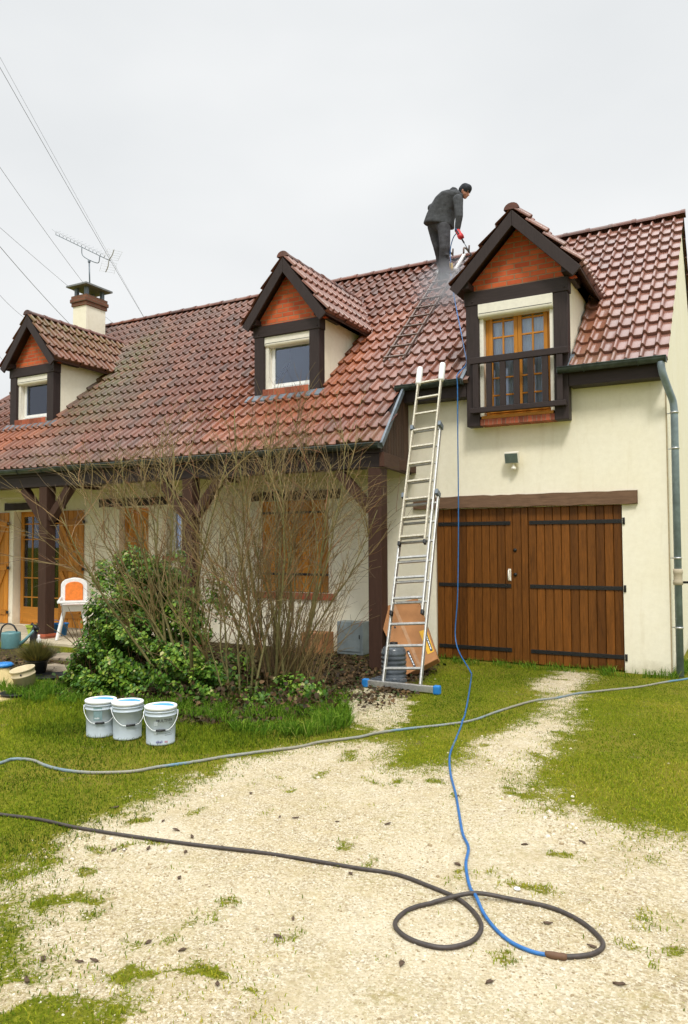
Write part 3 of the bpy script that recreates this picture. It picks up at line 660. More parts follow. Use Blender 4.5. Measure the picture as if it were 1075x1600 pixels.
# shuttered ground floor window
sh = house
def shutter(name, x0, x1, z0, z1, y, parent, n=5, battens=(.15, .85), z_brace=False, strap=True, sgn=-1):
    mb = MB(); r = random.Random(int(abs(x0*100))); boards(mb, x0, x1, z0, z1, n, y, .026, r); o = mb.build(name, M['orange'], parent)
    H = z1-z0; zz = [z0+H*b for b in battens]
    if strap:
        for q in zz: mb = MB(); mb.box((x0, y-.010, q-.02), (x1, y-.001, q+.02)); mb.build('strap_hinge', M['iron'], o, bevel=.002)
    else:
        mb = MB()
        for q in zz: mb.box((x0+.03, y-.025, q-.05), (x1-.02, y-.001, q+.05), 0, random.random())
        if z_brace:
            for a, b in zip(zz[:-1], zz[1:]):
                p, q = (x0+.08, a+.06) if z_brace > 0 else (x1-.08, a+.06), (x1-.08, b-.06) if z_brace > 0 else (x0+.08, b-.06)
                mb.beam((p[0], y-.014, p[1]), (q[0], y-.014, q[1]), .022, .09, up=(0, 1, 0)) if False else mb.beam((p[0], y-.013, p[1]), (q[0], y-.013, q[1]), .085, .022, up=(0, 1, 0))
        mb.build('batten', M['orangex'], o, bevel=.003)
        for q in zz:
            mb = MB(); mb.box((x1-.01, y-.016, q-.03), (x1+.06, y-.006, q+.03)) if sgn > 0 else mb.box((x0-.06, y-.016, q-.03), (x0+.01, y-.006, q+.03))
            mb.build('hinge', M['iron'], o, bevel=.002)
    return o
shutter('shutter', -6.325, -5.683, .92, 2.415, .03, sh, 5, (.19, .87)); shutter('shutter', -5.677, -5.035, .92, 2.415, .03, sh, 5, (.19, .87))
MB().box((-6.34, .06, .9), (-5.02, .07, 2.43)).build('window_backing', M['room'], sh)
soldier('brick_sill', -6.47, -4.90, .80, .905, -.045, .10, sh, 4, .11)
# entrance door
mb = MB(); rect_frame(mb, -9.595, -8.865, .06, 2.395, .14, .20, .07); dr = mb.build('front_door', M['orange'], house, bevel=.004)
mb = MB(); boards(mb, -9.52, -8.94, .13, 2.32, 5, .155, .03); mb.build('door_leaf', M['orange'], dr)
mb = MB(); mb.box((-9.02, .10, 1.03), (-8.96, .154, 1.07)); mb.lathe((-8.99, .15, 1.05), [(.012, 0), (.012, .05), (.028, .055), (.028, .075), (0, .08)], 12, ax=(0, -1, 0)); mb.build('handle', M['iron'], dr)
window('window', -8.415, -8.085, 1.51, 2.395, .13, house, 'white', 'w', 1, True); soldier('brick_sill', -8.48, -8.02, 1.41, 1.498, -.045, .12, house, 6, .11)
# french door with open shutters
fd = window('french_door', -12.58, -11.24, .06, 2.395, .17, house, 'orange', 'd', 2, True, (2, (.62, 1.02, 1.42, 1.82, 2.14)))
mb = MB(); mb.box((-12.49, .160, .1), (-11.33, .20, .42)); mb.build('bottom_panel', M['orangex'], fd, bevel=.006)
shutter('shutter', -13.33, -12.72, .08, 2.38, -.035, house, 5, (.10, .50, .90), 1, False, 1); shutter('shutter', -11.20, -10.52, .08, 2.38, -.035, house, 5, (.10, .50, .90), -1, False, 1)

# ---------------- dormers
def dormer(x0, x1, yf, zbot, zl0, zl1, zap, ztip, half, seed, yfront, pw=.19):
    xc = (x0+x1)/2+.035; D = empty('dormer', (xc, yf, zbot), None, None); D.parent = house
    sl = (zap-ztip)/half; zs = lambda x: zap-sl*abs(x-xc); th = .17
    yback = (zap-RZ0)/RS+RY0; yj = (zl1+.1-RZ0)/RS+RY0
    # timber frame: posts, lintel
    for a in (x0, x1-pw): mb = MB(); mb.box((a, yf-.09, zbot), (a+pw, yf+.09, zl0+.003 if False else zl0)); mb.build('post', M['dark'], D, bevel=.008)
    mb = MB(); mb.box((x0-.02, yf-.10, zl0), (x1+.02, yf+.08, zl1)); mb.build('lintel', M['darkx'], D, bevel=.008)
    for s in (-1, 1):
        mb = MB(); mb.tube([(xc+s*((x1-x0)/2-.07), yf-.101, zl0+.05), (xc+s*((x1-x0)/2-.07), yf-.108, zl0+.05)], .012, 8)
        mb.box((xc+s*((x1-x0)/2-.02)-.05, yfront+.05, zl1+.003), (xc+s*((x1-x0)/2-.02)+.05, yf+.5, zl1+.10)); mb.box((xc+s*((x1-x0)/2-.05)-.02, yf-.098, zl0+.03), (xc+s*((x1-x0)/2-.05)+.02, yf-.09, zl1+.02)); mb.build('purlin_end', M['dark'], D)
    # brick gable
    hb = (zap-.02-th-zl1)/sl
    MB().prism([(xc-hb, zl1+.001), (xc+hb, zl1+.001), (xc, zap-.02-th)], 'y', yf-.03, yf+.06).build('brick_gable', M['brick'], D)
    # cheeks
    for s, X in ((-1, x0), (1, x1)):
        a = X-.055 if s > 0 else X+.005
        y0 = yf+.092; P = [(y0, rz(y0)-.12), (yj+.35, rz(yj+.35)-.12), (yj+.2, zl1+.03), (y0, zl1+.03)]
        MB().prism(P, 'x', a, a+.05).build('cheek', M['render'], D)
    # roof slopes: board soffit, tiles, barge boards
    R0 = MB()
    for s in (-1, 1):
        e = half+.0; q = [(xc, zap-.035), (xc+s*e, zap-.035-sl*e), (xc+s*e, zap-.035-sl*e-.05), (xc, zap-.095)]
        R0.prism(q if s > 0 else q[::-1], 'y', yfront+.035, yback)
    R0.build('dormer_roof', M['browny'], D); ro = D
    Ls = half*math.sqrt(1+sl*sl); nrow = max(2, round((Ls+.03)/.30)); gg = (Ls+.05)/nrow; ncol = round((yback-yfront+.1)/.168)
    for s in (-1, 1):
        e = half+.008
        o0 = Vector((xc+s*e, yfront-.005, zap-.032-sl*e)); u = Vector((0, 1, 0)); v = Vector((-s, 0, sl))
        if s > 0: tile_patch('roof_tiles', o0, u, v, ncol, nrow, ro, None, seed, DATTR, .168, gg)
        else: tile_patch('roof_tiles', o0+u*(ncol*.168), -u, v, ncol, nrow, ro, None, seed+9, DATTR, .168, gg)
    caps('ridge_tiles', (xc, yfront+.015, zap+.012), (xc, yback+.1, zap+.012), max(5, round((yback-yfront)/.38)), .098, ro, seed)
    for s in (-1, 1):
        n = Vector((s*sl, 0, 1)).normalized()
        e = half+.02; hh = .15*math.sqrt(1+sl*sl); nx_, nz_ = s*sl/math.sqrt(1+sl*sl), 1/math.sqrt(1+sl*sl); z0 = zap-.05
        q = [(xc+s*.0015, z0), (xc+s*e, z0-sl*e), (xc+s*e-nx_*.15, z0-sl*e-nz_*.15), (xc+s*.0015, z0-hh)]
        mb = MB(); mb.prism(q if s < 0 else q[::-1], 'y', yfront, yfront+.036); mb.build('barge_board', M['dark'], ro, bevel=.004)
    # flashing at the foot
    if zbot > 4:
        mb = MB()
        y0 = yf-.11; mb.add([(x0-.12, y0+.02, rz(y0)+.072), (x1+.12, y0+.02, rz(y0)+.072), (x1+.12, y0-.10, rz(y0-.12)+.072), (x0-.12, y0-.10, rz(y0-.12)+.072), (x0-.12, y0+.02, rz(y0)-.0), (x1+.12, y0+.02, rz(y0)-.0), (x1+.12, y0-.10, rz(y0-.12)+.02), (x0-.12, y0-.10, rz(y0-.12)+.02)], [(0,3,2,1), (4,5,6,7), (0,1,5,4), (2,3,7,6), (1,2,6,5), (0,4,7,3)])
        mb.build('flashing', M['zincflash'], D, bevel=.004)
    rebase(D)
    return D
DATTR = {'moss': lambda x, y, z: np.clip(gauss(x, y, -11.6, .6, .5, 1.6)*.7+gauss(x, z, -11.85, 6.3, .35, .2)*.6, 0, 1), 'wash': lambda x, y, z: x*0+.12, 'pale': lambda x, y, z: np.where(x > -7, .25, .12)}
dL = dormer(-12.56, -11.26, -.07, 4.17, 5.17, 5.36, 6.42, 5.43, .79, 11, -.32)
dM = dormer(-6.37, -5.10, -.07, 4.17, 5.17, 5.36, 6.44, 5.42, .79, 12, -.32)
dR = dormer(-2.61, -1.18, -.15, 3.36, 5.10, 5.30, 6.32, 5.39, .89, 13, -.47)
def rollbox(x0, x1, z0, z1, y0, y1, parent):
    mb = MB(); k = 7; P = [(y0+(y1-y0)*.0, z1), (y0, z0+.05)]+[(y0+.045-.045*math.cos(a), z0+.05-.05*math.sin(a)) for a in [R_(15*i) for i in range(1, 7)]]+[(y1, z0), (y1, z1)]
    mb.prism(P, 'x', x0, x1); o = mb.build('shutter_box', M['cream'], parent, bevel=.003)
    mb = MB(); mb.box((x0+.01, y0-.002, z0+.055), (x1-.01, y0+.003, z0+.063)); mb.build('groove', M['black'], o)
    return o
for x0, x1, D in ((-12.37, -11.45, dL), (-6.18, -5.29, dM)):
    window('window', x0+.055, x1+.06, 4.305, 5.09, .0, house, 'white', 'w', 1, False, fw=.028, sw=.042)
    mb = MB(); mb.box((x0, -.10, 4.25), (x0+.06, .02, 5.02)); mb.build('shutter_rail', M['cream'], D, bevel=.002)
    rollbox(x0, x1, 5.0, 5.165, -.135, .05, D); mb = MB(); mb.box((x0, -.09, 4.275), (x1, .06, 4.302)); mb.build('window_board', M['white'], D, bevel=.003)
    soldier('brick_sill', x0, x1, 4.165, 4.273, -.195, .02, D, 8, .11)
window('balcony_door', -2.36, -1.43, 3.50, 5.0, -.10, house, 'orange', 'd', 2, True, (2, (3.80, 4.05, 4.36, 4.63, 4.86)))
for a_ in (-2.42, -1.428): mb = MB(); mb.box((a_, -.20, 3.50), (a_+.058, -.09, 4.90)); mb.build('shutter_rail', M['cream'], dR, bevel=.003)
rollbox(-2.42, -1.37, 4.90, 5.095, -.27, -.08, dR)
mb = MB(); mb.box((-2.40, -.225, 3.455), (-1.39, -.02, 3.50)); mb.build('door_board', M['orangex'], dR, bevel=.006)
soldier('brick_sill', -2.415, -1.37, 3.365, 3.452, -.24, -.02, dR, 9, .062)
MB().box((-2.6, -.06, 3.37), (-1.2, -.001, 3.5)).build('dormer_base', M['render'], dR)
rl = MB(); rl.box((-2.53, -.335, 4.235), (-1.16, -.265, 4.325)); rl.box((-2.53, -.335, 3.535), (-1.20, -.265, 3.61)); 
RL = rl.build('railing', M['darkx'], house, bevel=.006)
for i in range(7):
    X = -2.45+i*.195; mb = MB(); mb.box((X-.04, -.325, 3.612), (X+.04, -.285, 4.233)); mb.build('baluster', M['dark'], RL, bevel=.004)
mb = MB()
for X in (-2.50, -1.28):
    for z in (4.26, 3.56): mb.box((X, -.27, z), (X+.06, -.24, z+.05))
mb.build('bracket', M['zinc'], RL)
# zinc apron beside the right dormer
for X in (-2.66, -1.15):
    mb = MB(); mb.beam((X, -.36, rz(-.36)+.05), (X, .05, rz(.05)+.03), .05, .03, up=(0, -RS, 1)); mb.build('valley_flashing', M['zincflash'], dR)

# ---------------- downpipe
mb = MB(); P = [(-.025, -.335, 3.97), (-.02, -.335, 3.90), (.0, -.30, 3.80), (.05, -.17, 3.62), (.085, -.08, 3.50), (.095, -.05, 3.38), (.095, -.05, 3.2), (.095, -.05, .0)]
def smooth(P, n=6):
    P = [Vector(p) for p in P]; Q = [P[0]*2-P[1]]+P+[P[-1]*2-P[-2]]; out = []
    for i in range(1, len(Q)-2):
        p0, p1, p2, p3 = Q[i-1:i+3]
        for k in range(n):
            t = k/n; out.append(.5*((2*p1)+(p2-p0)*t+(2*p0-5*p1+4*p2-p3)*t*t+(3*p1-p0-3*p2+p3)*t**3))
    out.append(P[-1]); return out
mb.tube(smooth(P[:6], 6)+[Vector(P[7])], .045, 18); dp = mb.build('downpipe', M['zinc'], house)
mb = MB()
for z in (3.36, 2.9, .95+.55, .62): 
    mb.lathe((.095, -.05, z-.012), [(.046, 0), (.052, .001), (.052, .024), (.046, .025)], 18); mb.beam((.06, -.02, z), (-.02, .01, z), .008, .012)
mb.build('pipe_clip', M['alu'], dp)
mb = MB(); mb.lathe((.095, -.05, 1.16), [(.046, 0), (.056, .004), (.056, .05), (.052, .06), (.053, .14), (.058, .15), (.058, .20), (.046, .205)], 18); mb.build('pipe_collar', M['concrete'], dp)
# ---------------- chimney
cx0, cx1, cy0, cy1 = -13.55, -13.10, 2.33, 2.95
mb = MB(); mb.box((cx0, cy0, 6.5), (cx1, cy1, 7.53)); ch = mb.build('chimney', M['render'], house, bevel=.006)
mb = MB(); mb.box((cx0-.03, cy0-.03, 7.53), (cx1+.03, cy1+.03, 7.62)); mb.box((cx0-.055, cy0-.055, 7.62), (cx1+.055, cy1+.055, 7.71)); mb.box((cx0-.035, cy0-.035, 7.71), (cx1+.035, cy1+.035, 7.79)); mb.build('brick_collar', M['chimbrick'], ch, bevel=.006)
mb = MB()
for X in (cx0+.02, cx1-.10):
    for Y in (cy0+.02, cy1-.10): mb.box((X, Y, 7.79), (X+.08, Y+.08, 8.0))
mb.build('cap_support', M['zincflash'], ch)
mb = MB(); mb.box((cx0-.12, cy0-.12, 8.0), (cx1+.12, cy1+.12, 8.045)); mb.build('cap_slab', plain('cap_slab', (.20, .21, .22), .8), ch, bevel=.004)
for D in (dL, dM, dR): rebase(D)
rebase(house)

# ================================================================= OBJECTS ON AND AROUND THE HOUSE
# floodlight with sensor
fl = empty('floodlight', (-2.0, -.02, 2.86), 'small grey floodlight with a motion sensor on the wall above the garage door', 'floodlight')
mb = MB(); mb.obox((-2.0, -.11, 2.90), (.10, 0, 0), (0, .035, .012), (0, -.022, .075)); mb.box((-2.03, -.075, 2.84), (-1.97, -.001, 2.93)); mb.build('housing', M['cream'], fl, bevel=.005)
mb = MB(); mb.obox((-2.0, -.15, 2.886), (.088, 0, 0), (0, .004, .0015), (0, -.020, .063)); mb.build('lamp_glass', plain('lamp_glass', (.16, .20, .18), .15, .2, .2, 8), fl)
mb = MB(); mb.lathe((-1.985, -.085, 2.72), [(0, 0), (.022, .003), (.034, .02), (.036, .04), (.02, .055), (.012, .085), (.012, .11)], 14); mb.build('motion_sensor', M['cream'], fl); rebase(fl)
# bar fixed to the gable side
wb = MB(); wb.tube([(.01, .42, 1.17), (.42, .36, 1.18), (.46, .36, 1.16)], .016, 8); wb.lathe((.003, .42, 1.17), [(.035, 0), (.03, .012), (0, .013)], 12, ax=(1, 0, 0)); wb.tube([(.30, .37, .80), (.34, .30, .76), (.42, .30, .70)], .018, 8)
o = wb.build('wall_bracket', M['iron']); tag(o, 'dark metal bar sticking out of the gable wall beside the downpipe', 'bracket')

# TV antenna on the chimney
an = empty('tv_antenna', (-13.32, 2.64, 8.045), 'long metal TV antenna on a mast above the chimney', 'antenna')
def ap(u, v, d=0): return yp(u, v, 2.64+d)
mb = MB(); mb.tube([(-13.32, 2.64, 8.045), ap(139.3, 406)], .017, 8); mb.build('mast', M['zincflash'], an)
mb = MB(); mb.tube(smooth([ap(127.8, 387), ap(128, 396), ap(131, 401), ap(139, 406), ap(150, 410.5), ap(154.5, 409.5), ap(155.8, 400)], 4), .011, 6); mb.lathe(ap(139.3, 409)+Vector((0,0,-.02)), [(.03, 0), (.035, .05), (.01, .07)], 8); mb.build('bracket', M['zincflash'], an)
A0, A1 = ap(87, 366.5), ap(172, 407.5); dA = (A1-A0).normalized(); side = Vector((.35, .93, .0)).normalized(); side = (side-dA*side.dot(dA)).normalized(); upA = side.cross(dA)
if upA.z < 0: upA = -upA
mb = MB(); mb.tube([A0, A1], .010, 6)
for i in range(14):
    p = A0+(A1-A0)*(i/14.5); mb.tube([p+upA*.015, p+upA*.05], .007, 5)
    for s in (-1, 1): mb.tube([p+upA*.05, p+upA*(.11)+side*.13*s], .0022, 4)
mb.build('boom', M['zincflash'], an)
mb = MB()
for s in (-1, 1):
    a = A1+dA*(-.05); b = a+upA*.30*s+dA*.10-dA*(.12*(s < 0)); mb.tube(smooth([a, (a+b)/2+dA*.03, b], 4), .012, 6)
    for k in range(5): q = a+(b-a)*((k+.6)/5)+dA*.05; mb.tube([q-side*.22, q+side*.22], .0022, 4)
    for e in (-1, 1): mb.tube([a+(b-a)*.1+dA*.05+side*.22*e, b+dA*.05+side*.22*e], .0022, 4)
mb.build('reflector', M['alu'], an); rebase(an)

# overhead wires: from a pole line behind the house to one left of the viewer
def wire(u0, v0, u1, v1, d0, d1, label, r=.007, sag=.12):
    def at(u, v, d): r_ = ray(u, v); return CAM+r_*(d/r_.dot(CF))
    a, b = at(u0, v0, d0), at(u1, v1, d1); e = (b-a); a2 = a-e*.25; b2 = b+e*.3; P = []
    for i in range(25):
        t = i/24; P.append(a2+(b2-a2)*t-Vector((0, 0, sag*4*t*(1-t)))+Vector((0, 0, sag*.8)))
    o = MB().tube(P, r, 6).build('overhead_wire', M['black']); tag(o, label, 'wire', 'overhead wires behind the chimney')
wire(0, 91, 226, 498, 24, 36, 'faint thin wire, highest of those crossing the sky by the antenna', .0045)
wire(0, 107, 222, 492, 24, 36, 'thin dark wire running just below the topmost one, past the antenna', .0075)
wire(0, 263, 128, 440, 26, 34, 'dark wire that passes behind the chimney cap slab')
wire(0, 357, 180, 508, 26, 38, 'thin grey wire passing behind the chimney shaft', .006)
wire(0, 387, 108, 506, 24, 32, 'dark wire meeting the ridge of the left dormer, under the grey one', .009)
wire(0, 463, 42, 500, 24, 30, 'thin wire that ends left of the left dormer peak', .006)
wire(0, 559, 22, 578, 24, 28, 'lowest thin wire, at the left edge beside the left dormer', .006)

# ---------------- extension ladder
LB, LT = Vector((-2.685, -2.42, .06)), Vector((-3.045, -.40, 4.03)); LD = (LT-LB).normalized(); LX = Vector((1, 0, 0)); LX = (LX-LD*LX.dot(LD)).normalized(); LN = LX.cross(LD)
if LN.y > 0: LN = -LN
lad = empty('extension_ladder', LB, 'aluminium extension ladder with blue feet leaning on the gutter left of the garage door', 'ladder')
def dist_at(v):      # distance along the ladder whose image row is v
    best = min(range(0, 600), key=lambda i: abs(proj((LB+LD*i*.01))[1]-v)); return best*.01
def proj(P):
    d = Vector(P)-CAM; z = d.dot(CF); return 537.5+FPX*d.dot(CR)/z, 800-FPX*d.dot(CU)/z
secs = [(0, dist_at(770), .47, 0.0, 'alu'), (dist_at(961), dist_at(668), .405, .05, 'alu'), (dist_at(854), dist_at(579)+.0, .345, .095, 'alu_paint')]
for k, (s0, s1, wd, off, mt) in enumerate(secs):
    sh_ = -.012*k
    for sx_ in (-1, 1):
        c0 = LB+LD*s0+LX*(sx_*wd/2+sh_)+LN*off; c1 = LB+LD*s1+LX*(sx_*wd/2+sh_)+LN*off
        mb = MB(); mb.beam(c0, c1, .022, .058, up=LN); r = mb.build('rail', M[mt], lad, bevel=.004)
        if k: mb = MB(); mb.beam(c0-LD*.02, c0+LD*.035, .030, .064, up=LN); mb.build('end_cap', M['black'], r, bevel=.003)
        if k == 2:
            mb = MB(); mb.tube([c1-LD*.30+LN*.0, c1-LD*.27, c1-LD*.02, c1+LD*.01, c1+LD*.015], [.036, .045, .046, .040, .02], 12); mb.build('foam_sleeve', M['white'], r)
    n = int((s1-s0-.1)/.278)
    first = .20 if k == 0 else math.ceil((s0-.2)/.278)*.278+.2-s0+.04
    i = 0
    while first+i*.278 < s1-s0-.03:
        q = LB+LD*(s0+first+i*.278)+LN*off+LX*sh_; mb = MB(); mb.beam(q-LX*(wd/2-.008), q+LX*(wd/2-.008), .028, .03, up=LN); mb.build('rung', M[mt], lad, bevel=.004); i += 1
mb = MB(); bp0, bp1 = Vector((-3.135, -2.43, .05)), Vector((-2.245, -2.45, .05)); mb.beam(bp0, bp1, .05, .075); sb = mb.build('stabiliser_bar', M['alu'], lad, bevel=.006)
for p in (bp0, bp1): mb = MB(); s = -1 if p is bp0 else 1; mb.beam(p-Vector((.03*s, 0, 0)), p+Vector((.05*s, 0, 0)), .075, .098); mb.build('foot', M['blue'], sb, bevel=.014)
for k, (s0, s1, wd, off, mt) in enumerate(secs[:2]):
    mb = MB()
    for sx_ in (-1, 1): mb.beam(LB+LD*(s1-.09)+LX*(sx_*wd/2)+LN*(off+.03), LB+LD*(s1-.02)+LX*(sx_*wd/2)+LN*(off+.03), .04, .13, up=LN)
    mb.build('guide_bracket', M['zincflash'], lad, bevel=.004)
rebase(lad)

# ---------------- roof ladder lying up the slope, hooked over the ridge
rlad = empty('roof_ladder', (-3.99, 1.4, rz(1.4)), 'narrow roof ladder lying on the tiles and hooked over the ridge, under the worker', 'ladder')
nrm = Vector((0, -RS, 1)).normalized(); up_s = Vector((0, 1, RS)).normalized()
def rpt(x, y, off): return Vector((x, y, rz(y)))+nrm*off
M['oldalu'] = plain('grimy_aluminium', (.17, .12, .10), .5, .35, .3, 30)
for X in (-4.155, -3.82):
    MB().beam(rpt(X, .30, .07), rpt(X, 2.75, .07), .03, .045, up=nrm).build('rail', M['oldalu'], rlad, bevel=.004)
    MB().beam(rpt(X, 2.75, .10), rpt(X, 3.30, .10), .06, .05, up=nrm).build('ridge_hook', M['white'], rlad, bevel=.015)
    hk = MB(); hk.tube(smooth([rpt(X, 3.28, .13), rpt(X, 3.36, .20), (X, 3.50, ZR+.16), (X, 3.66, ZR-.02), (X, 3.72, ZR-.18)], 4), .018, 8); hk.tube([(X, 3.5, ZR+.15), (X+.03, 3.44, ZR+.27)], .018, 6); hk.build('hook_arm', M['oldalu'], rlad)
for i in range(10):
    Y = .36+i*.262; a = rpt(-4.17, Y, .095); b = rpt(-3.805, Y, .095); MB().beam(a, b, .03, .03, up=nrm).build('rung', M['oldalu'], rlad, bevel=.004)
wh = MB(); wh.lathe(rpt(-3.90, 2.82, .14), [(.0, -.02), (.05, -.018), (.075, -.01), (.075, .01), (.05, .018), (0, .02)], 18, ax=(1, 0, 0)); wh.build('wheel', plain('yellow_plastic', (.75, .48, .03), .4), rlad)
rebase(rlad)

# ---------------- the worker
FY = 2.48
def wp(u, v, d=0.0): return yp(u, v, FY+d)
class Blob(MB):
    def cap(s, a, b, ra, rb, n=14, fl=1.0, axis=None):
        """tapered rounded limb; fl flattens the section along the given axis"""
        a, b = Vector(a), Vector(b); d = b-a; L = max(d.length, 1e-4); dn = d.normalized(); pr = []
        for k in range(5): t = -math.pi/2+math.pi/2*k/4; pr.append((math.cos(t)*ra, math.sin(t)*ra))
        pr[0] = (0.001, -ra)
        for k in range(1, 6): t = math.pi/2*k/5; pr.append((math.cos(t)*rb if k < 5 else .001, L+math.sin(t)*rb))
        b0 = len(s.v); s.lathe(a, pr, n, ax=dn)
        if fl != 1.0:
            ax_ = Vector(axis).normalized(); c = (a+b)/2
            for i in range(b0, len(s.v)):
                p = Vector(s.v[i]); 
                t = max(0, min(1, (p-a).dot(dn)/L)); q = a+dn*(t*L); off = p-q; off -= ax_*(off.dot(ax_)*(1-fl)); s.v[i] = tuple(q+off)
        return s
def fuse(mb, name, mat, parent, vox, it=4):
    o = mb.build(name, mat, parent); r = o.modifiers.new('remesh', 'REMESH'); r.mode = 'VOXEL'; r.voxel_size = vox; r.use_smooth_shade = True
    if it: s = o.modifiers.new('smooth', 'SMOOTH'); s.iterations = it; s.factor = .5
    return o
def cloth(name, c, var=.3):
    g = NT(name); n = g.noise(14, 5, .65); f = g.noise(220, 2, .5); g.col(g.ramp(n, [(.3, tuple(x*(1-var) for x in c)), (.7, tuple(x*(1+var) for x in c))])); g.set(rough=.9, spec=.2)
    g.bump(g.math('ADD', g.noise(9, 4, .6), g.math('MULTIPLY', f, .15)), .7, .03); return g.m
head = wp(726.6, 299.5, .0); fwd = Vector((.86, -.12, -.50)).normalized()      # face direction: down to the right
hupv = (Vector((0, 0, 1))-fwd*fwd.z).normalized(); hside = fwd.cross(hupv)
hipc = wp(685.5, 352, .06); chest = wp(702, 318, .05); neck = wp(716, 303, .02)
shR, shL = wp(715.5, 312, -.17), wp(703, 311, .24); elR, wrR = wp(717.5, 338, -.24), wp(714.6, 359.5, -.20)
elL, wrL = wp(674.5, 325, .30), wp(684, 340, .34)
hR, hL = wp(691.5, 355, -.03), wp(679.0, 355, .14); kR, kL = wp(694.5, 390, -.10), wp(684, 386, .12); aR, aL = wp(692.5, 434, .02), wp(690.5, 412, .28)
bd = Blob()
bd.cap(hipc, (hipc+chest)/2, .085, .12); bd.cap((hipc+chest)/2, chest, .13, .15); bd.cap(chest, neck, .14, .06); bd.cap(neck, head-hupv*.06-fwd*.02, .055, .055)
bd.cap(shR, shL, .06, .06); bd.cap(shR, elR, .052, .042); bd.cap(elR, wrR, .042, .028); bd.cap(shL, elL, .052, .042); bd.cap(elL, wrL, .042, .028)
for a, b, c in ((hR, kR, aR), (hL, kL, aL)): bd.cap(a, b, .075, .058); bd.cap(b, c, .055, .038)
bd.cap(head+hupv*.03-fwd*.015, head-hupv*.03+fwd*.012, .092, .075)                    # skull and jaw
bd.cap(head-hupv*.085+fwd*.045, head-hupv*.09+fwd*.055, .04, .032)                     # chin
bd.cap(head-hupv*.005+fwd*.088, head-hupv*.04+fwd*.108, .012, .016)                    # nose
for s in (-1, 1):
    bd.cap(head+hupv*.0-fwd*.005+hside*.082*s, head-hupv*.035-fwd*.005+hside*.082*s, .016, .012)   # ear
    bd.cap(head+hupv*.018+fwd*.078+hside*.033*s, head+hupv*.018+fwd*.080+hside*.036*s, .016, .016)  # brow and eye
bd.cap(head-hupv*.063+fwd*.082-hside*.02, head-hupv*.063+fwd*.082+hside*.02, .010, .010)           # lips
M['skin'] = plain('skin', (.50, .24, .17), .55, 0, .12, 30, .4, .1)
worker = fuse(bd, 'person', M['skin'], None, .011, 2)
tag(worker, 'person in dark jacket and beanie bending on the roof with a spray lance', 'person')
e = MB()
for s in (-1, 1): e.lathe(head+hupv*.012+fwd*.090+hside*.034*s, [(0, -.008), (.009, 0), (0, .008)], 10, ax=fwd)
e.build('eye', M['black'], worker)
J = Blob(); vw = Vector((0, 1, 0))
# jacket body: elliptical sections swept from hem to collar (left edge, right edge, half depth, depth centre)
SEC = [((662.6,351.2),(708.6,355.4),.205,.03),((663.8,348.8),(709.2,352.6),.215,.03),((668.0,336.5),(709.0,343.0),.20,.03),((674.2,323.0),(711.6,331.5),.205,.03),((682.0,311.5),(715.5,321.5),.215,.03),((691.0,303.2),(719.6,313.0),.225,.03),((701.0,299.6),(721.8,308.5),.19,.03),((708.5,298.8),(722.5,306.2),.12,.02),((713.0,298.0),(722.8,304.6),.085,.0)]
vs = []; N = 28; rj = random.Random(3)
for (l, rt, hd, dc) in SEC:
    a_, b_ = wp(*l, dc), wp(*rt, dc); c_ = (a_+b_)/2; ux = (b_-a_)/2
    for k in range(N):
        t = 2*math.pi*k/N; ct, st_ = math.cos(t), math.sin(t); e = .86
        vs.append(c_+ux*(abs(ct)**e*(1 if ct > 0 else -1))*(1+.035*math.sin(3*t+l[1]*.23))+vw*(hd*abs(st_)**e*(1 if st_ > 0 else -1)))
fs = [(q*N+k, q*N+(k+1) % N, (q+1)*N+(k+1) % N, (q+1)*N+k) for q in range(len(SEC)-1) for k in range(N)]+[tuple(range(N))[::-1], tuple(range((len(SEC)-1)*N, len(SEC)*N))]
J.add(vs, fs)
J.cap(shR, (shR+elR)/2, .098, .084); J.cap((shR+elR)/2, elR, .084, .072); J.cap(elR, (elR+wrR)/2, .070, .062); J.cap((elR+wrR)/2, wrR+(wrR-elR)*.02, .062, .052); J.cap(shL, elL, .10, .082); J.cap(elL, wrL, .078, .055)
J.cap(wp(704.5, 296.5, .05), wp(712, 297.0, .02), .030, .042); J.cap(wp(707, 293.6, .03), wp(710, 295, .0), .022, .035); J.cap(wp(708, 300, .10), wp(718, 302, .10), .045, .045); J.cap(wp(712, 299, -.06), wp(721, 305.5, -.07), .045, .04)
jk = fuse(J, 'jacket', cloth('jacket_cloth', (.066, .069, .075)), worker, .016, 4)
T = Blob()
T.cap(wp(677.5, 350, .12), wp(693, 353, -.03), .125, .125)
T.cap(wp(693.5, 354, -.05), wp(694.5, 372, -.09), .125, .112); T.cap(wp(694.5, 372, -.09), wp(695, 388, -.11), .110, .100); T.cap(wp(695, 388, -.11), wp(694, 406, -.06), .102, .098); T.cap(wp(694, 406, -.06), wp(692.5, 437, .0), .100, .112)
T.cap(wp(677.5, 354, .13), wp(680.5, 371, .13), .118, .100); T.cap(wp(680.5, 371, .13), wp(684, 386, .12), .100, .086); T.cap(wp(684, 386, .12), wp(687.5, 402, .20), .086, .080); T.cap(wp(687.5, 402, .2), wp(689.5, 414, .26), .082, .086)
for q_ in ((690.5, 383), (697, 398), (689, 424), (696, 430)): T.cap(wp(q_[0], q_[1], -.15 if q_[1] < 400 else -.08), wp(q_[0]+4, q_[1]+1.2, -.13 if q_[1] < 400 else -.05), .028, .024)
fuse(T, 'trousers', cloth('trouser_cloth', (.066, .066, .073), .3), worker, .014, 2)
